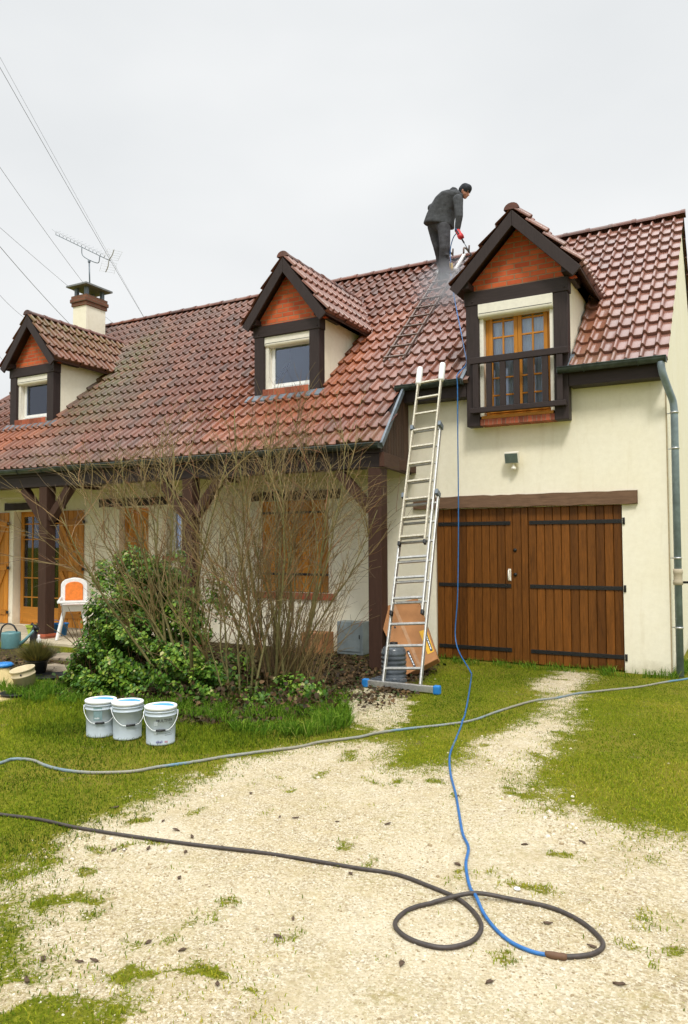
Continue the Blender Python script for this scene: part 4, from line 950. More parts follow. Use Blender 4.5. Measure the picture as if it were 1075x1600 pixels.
for (a, d, nm) in ((aR, -.02, 'boot'), (aL, .26, 'boot')):
    B = Blob(); B.cap(a+Vector((0, 0, -.02)), a+Vector((0, 0, -.09)), .06, .055); B.cap(a+Vector((0, -.02, -.10)), a+Vector((.06, .15, -.105)), .05, .042); B.cap(a+Vector((0, -.04, -.10)), a+Vector((0, -.02, -.08)), .048, .05); fuse(B, 'boot', M['black'], worker, .009, 1)
H = Blob(); H.cap(head+hupv*.05-fwd*.03, head+hupv*.045+fwd*.0, .098, .10); H.cap(head+hupv*.02-fwd*.04, head+hupv*.060+fwd*.022, .10, .084); H.cap(head-hupv*.02-fwd*.05, head-fwd*.04, .085, .09)
fuse(H, 'beanie', cloth('knit_cap', (.035, .038, .045)), worker, .010, 3)
# gloved hand closed round the lance grip
gd = (wp(724, 377.8, -.30)-wrR).normalized(); lance_d = (wp(737.2, 400, -.05)-wp(723.5, 376.5, -.30)).normalized(); hc = wp(719, 369, -.26); acr = gd.cross(lance_d).normalized() if gd.cross(lance_d).length > .05 else Vector((0, 1, 0))
GL = Blob(); GL.cap(wrR-gd*.02, wrR+gd*.03, .044, .046); GL.cap(wrR+gd*.03, hc, .046, .048); bk = acr.cross(lance_d).normalized()
for i in range(4):
    p = hc+lance_d*(-.030+.026*i+.01)+bk*.030; L = (.9, 1.0, .95, .78)[i]
    q = p+acr*.045*L+bk*.004; r2 = q-bk*.045*L+acr*.004; r3 = r2-acr*.035*L
    GL.cap(p, q, .0145, .014, 8); GL.cap(q, r2, .014, .013, 8); GL.cap(r2, r3, .013, .011, 8)
tb = hc-lance_d*.02-acr*.035; GL.cap(tb, tb-bk*.035+lance_d*.03, .016, .015, 8); GL.cap(tb-bk*.035+lance_d*.03, tb-bk*.04+lance_d*.06+acr*.02, .015, .012, 8)
fuse(GL, 'glove', plain('red_glove', (.55, .03, .035), .6), worker, .0065, 1)
G2 = Blob(); g2 = wrL+(wrL-elL).normalized()*.04; G2.cap(wrL, g2, .042, .044)
for i in range(4): p = g2+Vector((-.02+.015*i, 0, -.02+.012*i)); G2.cap(p, p+(wrL-elL).normalized()*.05, .013, .012, 8); G2.cap(p+(wrL-elL).normalized()*.05, p+(wrL-elL).normalized()*.06+Vector((0, -.03, -.01)), .012, .011, 8)
G2.cap(g2, g2+Vector((.02, -.04, .03)), .015, .012, 8); fuse(G2, 'glove', plain('red_glove', (.55, .03, .035), .6), worker, .0065, 1)
# lance
ln = empty('spray_lance', hc, 'thin metal spray lance with a dark grip held in the red gloved hand', 'lance')
a = hc+bk*.0; tip = wp(737.2, 400, -.02); dl = (tip-a).normalized()
MB().tube([a-dl*.10, a+dl*.14], .014, 10).build('grip', M['black'], ln); MB().tube([a+dl*.13, tip-dl*.06], .008, 8).build('wand', M['zincflash'], ln); MB().tube([tip-dl*.07, tip-dl*.02, tip], [.012, .013, .008], 8).build('nozzle', M['black'], ln)
MB().tube([a+dl*.02, a+dl*.05+bk*.05], .007, 6).build('trigger', M['black'], ln); rebase(ln)

# ---------------- hoses
def hosez(p, r): return Vector((p[0], p[1], float(ground_z(np.array([p[0]]), np.array([p[1]]))[0])+r*.9))
def gh(pts, r): return [hosez(gp(u, v), r) for u, v in pts]
GH = [(-60,1210),(0,1195),(20,1188),(50,1190),(80,1201),(130,1208),(200,1208),(250,1200),(300,1193),(350,1184),(400,1177),(470,1168),(500,1160),(560,1152),(590,1145),(640,1138),(700,1132),(740,1126),(780,1113),(830,1098),(870,1092),(900,1085),(950,1079),(1000,1074),(1040,1067),(1075,1062),(1110,1054)]
g = NT('garden_hose'); n = g.noise(1.3, 2, .5); fn = g.noise(60, 3, .6)
g.col(g.mix(g.ramp(fn, [(.3, (0,)*3), (.8, (.6,)*3)]), g.ramp(n, [(.44, (.27, .26, .20)), (.54, (.25, .27, .25)), (.60, (.09, .24, .36))]), (.13, .12, .09))); g.set(rough=.5); M['ghose'] = g.m
pp = smooth(gh(GH, .0125), 8); pp = [p+Vector((random.gauss(0, .0015), random.gauss(0, .0015), 0)) for p in pp]
o = MB().tube(pp, .0125, 10).build('garden_hose', M['ghose']); tag(o, 'faded grey green garden hose crossing the lawn and drive in front of the house', 'hose')
BK = [(-60,1266),(0,1275),(60,1283),(120,1295),(200,1308),(300,1322),(400,1333),(480,1346),(560,1360),(620,1370),(670,1388),(715,1408),(740,1428),(752,1450),(745,1468),(725,1479),(690,1484),(650,1475),(625,1460),(618,1443),(640,1424),(680,1414),(740,1406),(800,1409),(860,1421),(905,1441),(935,1465),(942,1482),(925,1495),(890,1498.5),(858,1495)]
BL = [(862,1496),(830,1489),(795,1472),(768,1448),(747,1416),(734,1388),(728,1355),(732,1328),(723,1305),(717,1272),(712,1242),(704,1210),(703,1180),(712,1155),(725,1122),(731,1095),(735,1070),(737,1054)]
ph = empty('pressure_hose', hosez(gp(860, 1495), .01), 'pressure washer hose, black coil on the drive and blue length up to the roof', 'hose')
kp = gh(BK, .011)
bk_pts = smooth(kp, 8)
# lift where the loop passes over itself
for i, p in enumerate(bk_pts):
    if 8*21 <= i <= 8*24: p.z += .022*math.exp(-((i-8*22)/6.0)**2)
M['bhose'] = plain('blue_rubber', (.02, .13, .36), .38, 0, .25, 30); M['khose'] = plain('black_rubber', (.045, .035, .03), .5, 0, .4, 40)
MB().tube(bk_pts, .0105, 10).build('black_hose', M['khose'], ph)
dp_ = smooth(gh(BL, .0095), 8)
for i, p in enumerate(dp_):
    for c in (gp(746, 1407), gp(733, 1390)):
        pass
    if (p-gp(744, 1410)).length < .25: p.z += .022*math.exp(-((p-gp(744, 1410)).length/.08)**2)
    if (p-gp(727, 1128)).length < .3: p.z += .026*math.exp(-((p-gp(727, 1128)).length/.08)**2)
hx_ = Vector((-2.665, -.46, 0)); base = dp_[-1]
rise = [base, Vector((-2.68, -.60, .35)), Vector((-2.675, -.52, 1.0)), Vector((-2.67, -.47, 2.0)), Vector((-2.67, -.46, 3.2)), Vector((-2.67, -.45, 3.9)), Vector((-2.675, -.44, 4.08)), rp(731, 578, .10)]
over = [rp(u, v, .075) for u, v in ((728, 556), (724, 535), (719, 510), (714.5, 488), (710.5, 465), (707, 442), (705, 425))]+[wp(704.5, 412, -.10), wp(703.5, 398, -.08), wp(704.5, 384, -.08), wp(708.5, 371, -.12), wp(713, 364, -.18), a-dl*.15, a-dl*.09]
MB().tube(dp_[:-1]+smooth(rise+over, 8), .0085, 8).build('blue_hose', M['bhose'], ph)
cpl = [p for p in smooth(gh([(886,1499.5),(874,1498),(862,1496),(852,1493.5)], .012), 3)]
MB().tube(cpl, [.0115, .015, .016, .014, .0155, .0155, .015, .014, .012, .011][:len(cpl)], 10).build('coupling', plain('rusty_coupling', (.12, .06, .03), .7), ph); rebase(ph)

# spray mist hanging over the tiles by the worker's feet
mt = bpy.data.materials.new('water_mist'); mt.use_nodes = True; t_ = mt.node_tree; t_.nodes.clear(); out = t_.nodes.new('ShaderNodeOutputMaterial'); pv = t_.nodes.new('ShaderNodeVolumePrincipled')
tcn = t_.nodes.new('ShaderNodeTexCoord'); ln_ = t_.nodes.new('ShaderNodeVectorMath'); ln_.operation = 'LENGTH'; t_.links.new(tcn.outputs['Object'], ln_.inputs[0])
rmp = t_.nodes.new('ShaderNodeMapRange'); rmp.inputs[1].default_value = 1.0; rmp.inputs[2].default_value = .15; rmp.inputs[3].default_value = 0; rmp.inputs[4].default_value = 1; t_.links.new(ln_.outputs['Value'], rmp.inputs[0])
nz_ = t_.nodes.new('ShaderNodeTexNoise'); nz_.inputs['Scale'].default_value = 2.2; nz_.inputs['Detail'].default_value = 3; t_.links.new(tcn.outputs['Object'], nz_.inputs['Vector'])
m1 = t_.nodes.new('ShaderNodeMath'); m1.operation = 'MULTIPLY'; t_.links.new(rmp.outputs[0], m1.inputs[0]); t_.links.new(nz_.outputs[0], m1.inputs[1])
m2 = t_.nodes.new('ShaderNodeMath'); m2.operation = 'MULTIPLY'; m2.inputs[1].default_value = 2.3; t_.links.new(m1.outputs[0], m2.inputs[0]); t_.links.new(m2.outputs[0], pv.inputs['Density'])
pv.inputs['Color'].default_value = (.95, .96, 1, 1); pv.inputs['Anisotropy'].default_value = .2; t_.links.new(pv.outputs[0], out.inputs['Volume'])
mb = MB(); mb.lathe((0, 0, 0), [(math.cos(R_(a))*1.0+.0001, math.sin(R_(a))) for a in range(-90, 91, 15)], 20); mo = mb.build('water_mist', mt); mo.location = (-3.45, 1.9, rz(1.9)+.12); mo.scale = (.95, .8, .62); tag(mo, 'thin spray mist over the tiles beside the feet of the worker', 'mist', kind='stuff')

# ================================================================= PAILS
def text_mesh(txt, size, font=None):
    cu = bpy.data.curves.new('t', 'FONT'); cu.body = txt; cu.size = size; cu.resolution_u = 2; cu.offset = size*.018
    ob = bpy.data.objects.new('t', cu); COL.objects.link(ob); dg = bpy.context.evaluated_depsgraph_get(); ev = ob.evaluated_get(dg); me = ev.to_mesh()
    V = [tuple(v.co) for v in me.vertices]; F = [tuple(p.vertices) for p in me.polygons]; ev.to_mesh_clear(); bpy.data.objects.remove(ob); bpy.data.curves.remove(cu); return V, F
M['pail'] = plain('pail_plastic', (.50, .57, .63), .35, 0, .08, 8); M['lid'] = plain('lid_plastic', (.86, .88, .90), .35, 0, .04)
M['ink'] = plain('dark_ink', (.05, .055, .065), .5); M['inkblue'] = plain('violet_ink', (.11, .09, .30), .5); M['inkred'] = plain('red_ink', (.50, .08, .12), .5); M['lidblue'] = plain('lid_print', (.10, .36, .78), .4, 0, .1); M['greyprint'] = plain('grey_print', (.42, .47, .48), .5); M['tealprint'] = plain('teal_label', (.20, .30, .32), .5, 0, .2)
def pail(loc, face, kind, label, lidrot=0.0, bail=0.0):
    """face: world angle of the printed side; bail: angle offset of the handle's side"""
    R0, R1, H = .148, .158, .365
    root = empty('paint_pail', loc, label, 'pail', 'plastic pails on the grass'); Rz = Matrix.Rotation(face, 4, 'Z')
    def put(mb, nm, mats, par=root, bevel=0): o = mb.build(nm, mats, par, bevel); return o
    rad = lambda z: R0+(R1-R0)*z/H
    mb = MB(); mb.lathe((0, 0, 0), [(0, .006), (R0-.012, .006), (R0-.006, 0), (R0, .006), (R0+.001, .02), (R0-.001, .024), (rad(.285), .285), (rad(.285)+.008, .288), (rad(.29)+.009, .296), (rad(.3)+.001, .30), (rad(.325)+.001, .325), (rad(.33)+.008, .328), (rad(.33)+.008, .336), (rad(.34), .34), (rad(H), H)], 40); put(mb, 'body', M['pail'])
    mb = MB(); mb.lathe((0, 0, 0), [(rad(H)+.001, .350), (rad(H)+.010, .353), (rad(H)+.011, .374), (rad(H)+.008, .379), (rad(H)-.004, .379), (rad(H)-.008, .372), (.0, .372)], 40); lid = put(mb, 'lid', M['lid'])
    mb = MB(); pts = []; c0 = lidrot
    for i in range(17): a = R_(-80+160*i/16); pts.append(Vector((.135*math.cos(a), .135*math.sin(a))))
    q = [pts[-1]*1.0, Vector((.0, .02)), pts[0]]
    poly = pts; poly = [Matrix.Rotation(c0, 2)@p for p in poly]
    mb.prism([tuple(p) for p in poly], 'z', .3722, .3735); put(mb, 'lid_print', M['lidblue'], lid)
    mb = MB(); p = Matrix.Rotation(c0+2.6, 2)@Vector((.06, 0)); mb.lathe((p.x, p.y, .372), [(.016, 0), (.016, .003), (.0, .0035)], 14); put(mb, 'cap', M['greyprint'], lid)
    # wire bail and grip hanging at the front
    mb = MB(); ba = bail; P = []
    for i in range(25):
        t = i/24; a = math.pi*t; x = math.cos(a)*(R1+.018); d = math.sin(a); P.append(Vector((x, -(rad(.3)+.010)*math.sin(a)*1.02, (.325-.165*min(1, d*1.12)**1.0))))
    P = [P[0]+Vector((-.012, 0, .0))]+P+[P[-1]+Vector((.012, 0, 0))]; Rb = Matrix.Rotation(ba, 3, 'Z'); P = [Rb@p for p in P]
    mb.tube(P, .0032, 6); hb = put(mb, 'bail', M['lid'])
    m = P[len(P)//2]; t = (P[len(P)//2+1]-P[len(P)//2-1]).normalized(); mb = MB(); mb.tube([m-t*.05, m-t*.045, m+t*.045, m+t*.05], [.004, .011, .011, .004], 10); put(mb, 'grip', M['black'], hb)
    mb = MB()
    for s in (-1, 1): d_ = Rb@Vector((s, 0, 0)); mb.lathe(d_*(rad(.31)+.001)+Vector((0, 0, .312)), [(.020, 0), (.018, .010), (.008, .014), (0, .015)], 12, ax=d_)
    put(mb, 'ear', M['pail'], root)
    def wrap(V, z0, a0, lift=.0012):
        out = []
        for x, y, z in V: zz = z0+y; r = rad(zz)+lift; a = a0+x/R1; out.append((r*math.sin(a), -r*math.cos(a), zz))
        return out
    def grid_patch(x0, x1, z0, z1, n=10): 
        V = []; F = []
        for i in range(n+1): V += [(x0+(x1-x0)*i/n, 0, 0), (x0+(x1-x0)*i/n, z1-z0, 0)]
        F = [(2*i, 2*i+2, 2*i+3, 2*i+1) for i in range(n)]; return wrap(V, z0, 0), F
    if kind == 'text':
        V, F = text_mesh('MULTIVER', .040); mb = MB().add(wrap(V, .238, -.40), F); V, F = text_mesh('PLUS', .015); mb.add(wrap(V, .215, .50), F)
        for k in range(4): mb.add(*grid_patch(.03, .115-.012*(k % 3), .158-.018*k, .161-.018*k))
        put(mb, 'printing', M['ink'])
        mb = MB()
        for z in (.20, .115): mb.add(*grid_patch(-.088, -.048, z, z+.045))
        put(mb, 'pictogram', M['greyprint'])
        V, F = text_mesh('alkali', .036); put(MB().add(wrap(V, .030, -.42, .0014), F), 'logo', M['inkblue']); V, F = text_mesh('nu', .036); put(MB().add(wrap(V, .030, .17, .0014), F), 'logo', M['inkred'])
    if kind == 'label':
        put(MB().add(*grid_patch(-.055, .040, .185, .322)), 'sticker', M['tealprint']); V, F = text_mesh('multi', .026); put(MB().add(wrap(V, .20, -.27, .0020), F), 'lettering', M['lid'])
    root.rotation_euler.z = face; root.scale = (.82, .82, .84)
    return root
P1, P2, P3 = gp(157, 1148), gp(199, 1152), gp(251, 1160)
vd = lambda p: math.atan2(CAM.x-p.x, -(CAM.y-p.y))          # rotation that turns the local -Y side to the viewer
pail(P1, vd(P1)-.15, 'label', 'white paint pail with a dark label panel, leftmost of the three on the grass', 1.2, .1)
pail(P2, vd(P2)+.9, 'plain', 'plain unprinted white paint pail standing between the other two', .3, -.9+.2)
pail(P3, vd(P3)+.1, 'text', 'white paint pail with large printed lettering, nearest and rightmost of the three', 1.0, -.1)

# ================================================================= BESIDE THE PORCH AND THE LADDER
M['card'] = plain('cardboard', (.42, .20, .085), .85, 0, .14, 5, .2, .2)
cb = empty('cardboard_box', (-3.05, -1.35, .02), 'large flat cardboard box leaning on one corner behind the ladder foot', 'box')
Q = [yp(583, 952, -1.15), yp(652, 934, -1.0), yp(684, 1029, -1.40), gp(636, 1056, .012)]
c_ = [Vector(p) for p in Q]; c_[3] = Vector((c_[3].x, c_[3].y, .012)); c_[3] = c_[0]+(c_[2]-c_[1])+(c_[3]-(c_[0]+(c_[2]-c_[1])))*.9
nn = (c_[2]-c_[0]).cross(c_[1]-c_[0]).normalized(); nn = nn if nn.y > 0 else -nn
mb = MB(); mb.add([*c_, *[p+nn*.13 for p in c_]], [(0, 1, 2, 3), (7, 6, 5, 4), (0, 4, 5, 1), (1, 5, 6, 2), (2, 6, 7, 3), (3, 7, 4, 0)]); mb.build('carton', M['card'], cb, bevel=.006)
def on_face(a, b): p = (c_[0]*(1-a)+c_[1]*a)*(1-b)+(c_[3]*(1-a)+c_[2]*a)*b; return p
def patch(a0, a1, b0, b1, off): P = [on_face(a, b)-nn*off for a, b in ((a0, b0), (a1, b0), (a1, b1), (a0, b1))]; return MB().add(P+[p+nn*off*.5 for p in P], [(0,1,2,3), (0,4,5,1), (1,5,6,2), (2,6,7,3), (3,7,4,0)])
patch(.78, .97, .52, .88, .0025).build('yellow_print', plain('yellow_print', (.75, .42, .03), .7, 0, .15, 12), cb)
mb = patch(.88, .945, .60, .86, .0045); mb.build('black_print', M['black'], cb); patch(.30, .365, .72, .96, .0025).build('black_print', M['black'], cb)
mb = MB(); tape = patch(.42, .50, 0, 1, .0016)
tape.build('tape', plain('parcel_tape', (.46, .25, .12), .35), cb)
def glyphs(a0, a1, b0, b1, off, widths):
    mb = MB(); b = b0
    for w_ in widths:
        q = patch(a0, a1, b, b+w_*(b1-b0), off); mb.add(q.v, q.f); b += (w_+.05)*(b1-b0)
    return mb
glyphs(.90, .925, .62, .84, .006, (.17, .1, .2, .12, .18)).build('lettering', M['lid'], cb); glyphs(.318, .347, .745, .94, .004, (.16, .17, .13, .2, .12)).build('lettering', M['lid'], cb)
patch(.26, .30, .33, .36, .002).build('hand_hole', M['black'], cb)
rebase(cb)
# dark ribbed container behind the ladder foot
jb = gp(598, 1070); M['smoke'] = plain('smoked_plastic', (.085, .10, .115), .22, 0, .3, 10)
jg = empty('ribbed_canister', (jb.x+.02, jb.y+.28, 0), 'dark grey ribbed plastic canister standing behind the ladder foot', 'canister')
pr = [(0, 0), (.14, .0), (.15, .02)]
for k in range(6): z = .05+k*.055; pr += [(.15, z), (.158, z+.010), (.158, z+.032), (.15, z+.042)]
pr += [(.148, .39), (.12, .425), (.05, .44), (.045, .45)]
MB().lathe((0, 0, 0), pr, 28).build('body', M['smoke'], jg); MB().lathe((0, 0, .44), [(.05, 0), (.05, .035), (.045, .04), (0, .04)], 18).build('cap', M['black'], jg)
tr_ = MB(); tr_.prism([(-.19, -.30), (.20, -.30), (.22, -.08), (-.17, -.08)], 'z', .004, .07); o = tr_.build('plastic_tray', M['smoke'], None, bevel=.02); o.location = jg.location; tag(o, 'low dark plastic tray lying in front of the ribbed canister', 'tray')
# grey meter box and cardboard carton against the wall
gx_ = empty('meter_box', (-4.53, -.12, 0), 'grey utility box against the wall left of the right porch post', 'utility box')
M['slate'] = plain('grey_enamel', (.20, .24, .25), .5, .1, .25, 4)
MB().box((-4.75, -.24, 0), (-4.30, -.005, .50)).build('cabinet', M['slate'], gx_, bevel=.01); MB().box((-4.72, -.252, .05), (-4.34, -.242, .46)).build('cabinet_door', M['slate'], gx_, bevel=.006); MB().box((-4.36, -.262, .25), (-4.345, -.253, .31)).build('handle', M['iron'], gx_); rebase(gx_)
bx = empty('small_carton', (-5.05, -.35, 0), 'small brown carton on the ground under the shuttered window, by the grey box', 'box')
MB().box((-5.24, -.50, 0), (-4.84, -.18, .33)).build('carton', M['card'], bx, bevel=.006); MB().box((-5.07, -.502, .0), (-5.02, -.17, .3315)).build('tape', plain('parcel_tape', (.46, .25, .12), .35), bx); rebase(bx)

# high chair
hcx, hcy = -9.62, -1.05; hc_ = empty('high_chair', (hcx, hcy, .055), 'white plastic high chair with an orange back pad, left of the shrub', 'high chair')
W_ = M['white']; ang = .80
def loc(x, y, z): return Vector((hcx+x*math.cos(ang)-y*math.sin(ang), hcy+x*math.sin(ang)+y*math.cos(ang), .055+z))
for sx_ in (-1, 1):
    for sy in (-1, 1): mb = MB(); mb.beam(loc(sx_*.26, sy*.25, 0), loc(sx_*.15, sy*.12, .52), .05, .045, up=(0, 1, 0)); mb.build('leg', W_, hc_, bevel=.012)
mb = MB(); mb.prism([(-.19, -.16), (.19, -.16), (.21, .16), (-.21, .16)], 'z', .48, .60); o = mb.build('seat', W_, hc_, bevel=.03); 
for v in o.data.vertices: c3 = v.co.copy(); v.co = loc(c3.x, c3.y, c3.z)
mb = MB(); mb.prism([(-.25, -.36), (.25, -.36), (.27, -.10), (-.27, -.10)], 'z', .64, .675); o = mb.build('tray', W_, hc_, bevel=.012)
for v in o.data.vertices: c3 = v.co.copy(); v.co = loc(c3.x, c3.y, c3.z)
def arch(w0, z0, z1, k=9): return [(-w0, z0)]+[(-w0*math.cos(math.pi*i/(k-1)), z1-w0*.55+w0*.55*math.sin(math.pi*i/(k-1))) for i in range(k)]+[(w0, z0)]
for nm, w0, z0, z1, y0, y1, mt_ in (('backrest', .225, .56, 1.06, .13, .18, W_), ('back_pad', .15, .66, .99, .10, .129, plain('orange_pad', (.80, .20, .015), .6))):
    P = arch(w0, z0, z1); P = [P[i] for i in range(len(P)) if i == 0 or (Vector(P[i])-Vector(P[i-1])).length > 1e-4]; mb = MB(); mb.prism(P, 'y', y0, y1); o = mb.build(nm, mt_, hc_, bevel=.012)
    for v in o.data.vertices: c3 = v.co.copy(); v.co = loc(c3.x, c3.y+(c3.z-.5)*.15, c3.z)
for sx_ in (-1, 1): mb = MB(); mb.beam(loc(sx_*.22, .18, .70), loc(sx_*.235, -.20, .66), .04, .05); mb.build('armrest', W_, hc_, bevel=.012)
rebase(hc_)
# watering can
wc = gp(17, 1013); can = empty('watering_can', (wc.x, wc.y, .0), 'grey green watering can with a black handle and rose, left of the porch post', 'watering can')
M['cang'] = plain('can_plastic', (.10, .23, .24), .4, 0, .12); can.rotation_euler.z = .45
MB().lathe((0, 0, 0), [(0, 0), (.145, 0), (.15, .02), (.152, .24), (.145, .265), (.10, .275), (.095, .268), (0, .26)], 28).build('body', M['cang'], can)
MB().tube(smooth([(-.15, 0, .05), (-.175, 0, .20), (-.16, 0, .33), (-.08, 0, .40), (.03, 0, .38), (.10, 0, .28)], 5), .014, 10).build('handle', M['black'], can)
sp = MB(); sp.tube([(.13, 0, .05), (.24, 0, .14), (.40, 0, .31)], [.035, .026, .018], 12); sp = sp.build('spout', M['cang'], can); MB().lathe((.39, 0, .30), [(.02, 0), (.055, .05), (.06, .07), (0, .08)], 16, ax=(.7, 0, .72)).build('rose', M['black'], sp)
# planter, blue tub, sprayer, bottle, saucers
pl_ = yp(47, 983, -1.2); pt = empty('window_planter', (pl_.x, -.95, .055), 'lime green planter trough with dry stems beside the french door', 'planter'); M['lime'] = plain('lime_plastic', (.38, .52, .06), .45)
mb = MB(); mb.add([(-.27, -.07, 0), (.27, -.07, 0), (.27, .07, 0), (-.27, .07, 0), (-.31, -.095, .16), (.31, -.095, .16), (.31, .095, .16), (-.31, .095, .16)], [(0,3,2,1), (0,1,5,4), (1,2,6,5), (2,3,7,6), (3,0,4,7)]); mb.box((-.32, -.105, .15), (.32, -.09, .17)); mb.box((-.32, .09, .15), (.32, .105, .17)); mb.box((-.32, -.09, .15), (-.305, .09, .17)); mb.box((.305, -.09, .15), (.32, .09, .17)); mb.build('trough', M['lime'], pt)
mb = MB(); mb.box((-.30, -.088, .10), (.30, .088, .14)); mb.build('potting_soil', plain('potting_soil', (.03, .022, .015), .95), pt)
mb = MB()
for i in range(60): x, y = random.uniform(-.28, .28), random.uniform(-.07, .07); mb.tube([(x, y, .13), (x+random.uniform(-.03, .03), y+random.uniform(-.03, .03), .17+random.random()*.06)], .003, 4)
mb.build('dry_stems', plain('dry_stem', (.10, .07, .03), .9), pt)
q = gp(51, 1004); tb_ = empty('blue_tub', (q.x-.05, q.y+.62, .055), 'blue plastic tub partly hidden by the left porch post', 'tub')
MB().lathe((0, 0, 0), [(0, .004), (.12, 0), (.15, .20), (.165, .205), (.165, .22), (.145, .218), (.118, .02), (0, .015)], 24).build('body', M['blue'], tb_); MB().tube(smooth([(-.155, 0, .21), (-.10, -.06, .26), (0, -.08, .285), (.10, -.06, .26), (.155, 0, .21)], 4), .006, 6).build('handle', M['blue'], tb_)
q = gp(51, 1008); s_ = empty('garden_sprayer', (q.x+.02, q.y, .0), 'black hand sprayer standing at the foot of the left porch post', 'sprayer')
MB().lathe((0, 0, 0), [(0, 0), (.06, 0), (.065, .02), (.06, .22), (.03, .27), (.025, .30)], 18).build('tank', M['black'], s_); mb = MB(); mb.tube([(0, 0, .29), (0, 0, .34), (-.05, 0, .36)], .02, 10); mb.tube([(.02, 0, .30), (.10, 0, .20)], .010, 6); mb.build('trigger_head', M['black'], s_)
q = gp(59, 1014); bo = empty('spray_bottle', (q.x, q.y+.02, .035), 'small white bottle with a green label on a terracotta saucer', 'bottle')
MB().lathe((0, 0, 0), [(0, 0), (.038, 0), (.04, .01), (.04, .12), (.018, .15), (.018, .165)], 16).build('body', M['white'], bo); MB().lathe((0, 0, .165), [(.02, 0), (.02, .03), (0, .032)], 12).build('cap', M['white'], bo); MB().lathe((0, 0, .02), [(.0405, 0), (.0405, .045)], 16).build('label', plain('green_label', (.05, .30, .12), .5), bo)
M['terra'] = plain('terracotta', (.40, .11, .05), .85)
o = MB().lathe((q.x, q.y+.02, 0), [(0, .002), (.11, .002), (.14, .032), (.13, .034), (.105, .012), (0, .010)], 22).build('plant_saucer', M['terra']); tag(o, 'terracotta saucer under the small white bottle', 'saucer')
# heather in black pot
q = gp(58, 1054); hp = empty('potted_heather', (q.x, q.y, 0), 'brown green heather in a small black pot behind the cream bucket', 'potted plant')
MB().lathe((0, 0, 0), [(0, 0), (.10, 0), (.135, .17), (.145, .175), (.145, .195), (.125, .19), (0, .17)], 22).build('pot', M['black'], hp)
r = np.random.default_rng(12); n = 1500; a = r.random(n)*6.28; e = r.random(n)**.6*1.15; L = .20+.15*r.random(n)
V = np.zeros((n, 3, 3)); d = np.stack([np.cos(a)*np.sin(e), np.sin(a)*np.sin(e), np.cos(e)], 1); b0 = d*np.array([.10, .10, 0])+np.array([0, 0, .17]); sd_ = np.stack([-np.sin(a), np.cos(a), 0*a], 1)*.006
V[:, 0] = b0-sd_; V[:, 1] = b0+sd_; V[:, 2] = b0+d*L[:, None]
o = scatter_mesh('foliage', V, [(0, 1, 2)], leafmat('heather', [(0, (.05, .055, .015)), (.6, (.13, .13, .03)), (1, (.24, .18, .05))]), 3, tint=r.random(n)); o.parent = hp
q = gp(78, 1058); o = MB().lathe((q.x, q.y, .0), [(0, .012), (.20, .012), (.23, .03), (.235, .028), (.205, .0), (0, 0)], 26).build('black_saucer', M['black']); tag(o, 'wide black plant saucer in the grass right of the cream bucket', 'saucer')
q = gp(28, 1086); o = MB().lathe((q.x, q.y, .0), [(0, .010), (.16, .010), (.19, .035), (.196, .033), (.165, .0), (0, 0)], 26).build('black_dish', M['black']); tag(o, 'black plastic dish lying in the grass in front of the cream bucket', 'dish')
# cream bucket tipped
q = gp(42, 1079); bk2 = empty('cream_bucket', (q.x, q.y, .0), 'weathered cream bucket leaning over in the grass', 'bucket'); bk2.rotation_euler = (R_(9), R_(-9), R_(30)); bk2.scale = (.86, .86, .92)
M['agedcream'] = plain('aged_cream_plastic', (.60, .50, .32), .6, 0, .2, 6)
MB().lathe((0, 0, -.02), [(0, .01), (.115, 0), (.15, .225), (.158, .228), (.158, .24), (.150, .243), (.153, .295), (.163, .30), (.163, .315), (.148, .313), (.112, .02), (0, .02)], 30).build('body', M['agedcream'], bk2); MB().lathe((.03, -.153, .25), [(.012, 0), (.012, .004), (0, .004)], 10, ax=(0, -1, 0)).build('pivot', M['black'], bk2)
# blue object and stone slabs
q = gp(4, 1042); o = MB().lathe((q.x, q.y, 0), [(0, 0), (.13, 0), (.15, .03), (.12, .055), (.05, .06), (0, .05)], 18).build('blue_dish', M['blue']); tag(o, 'shallow blue plastic dish lying on the dark soil at the left edge', 'dish')
for k, (u, v, sx_, sy, rz_) in enumerate(((104, 1028, .30, .22, .1), (88, 1046, .36, .20, -.15))):
    q = gp(u, v); mb = MB(); mb.prism([(-sx_, -sy), (sx_*.9, -sy*1.1), (sx_, sy), (-sx_*.85, sy*.9)], 'z', -.02, .045-.012*k); o = mb.build('stone_slab', plain('slab_stone', (.26, .21, .15), .9, 0, .3, 7, .2, .4), None, bevel=.012); o.location = (q.x, q.y, 0); o.rotation_euler.z = rz_
    tag(o, ('tilted stone slab close to the high chair legs', 'lower stone slab nearest the black saucer')[k], 'stone slab', 'stone slabs by the porch')

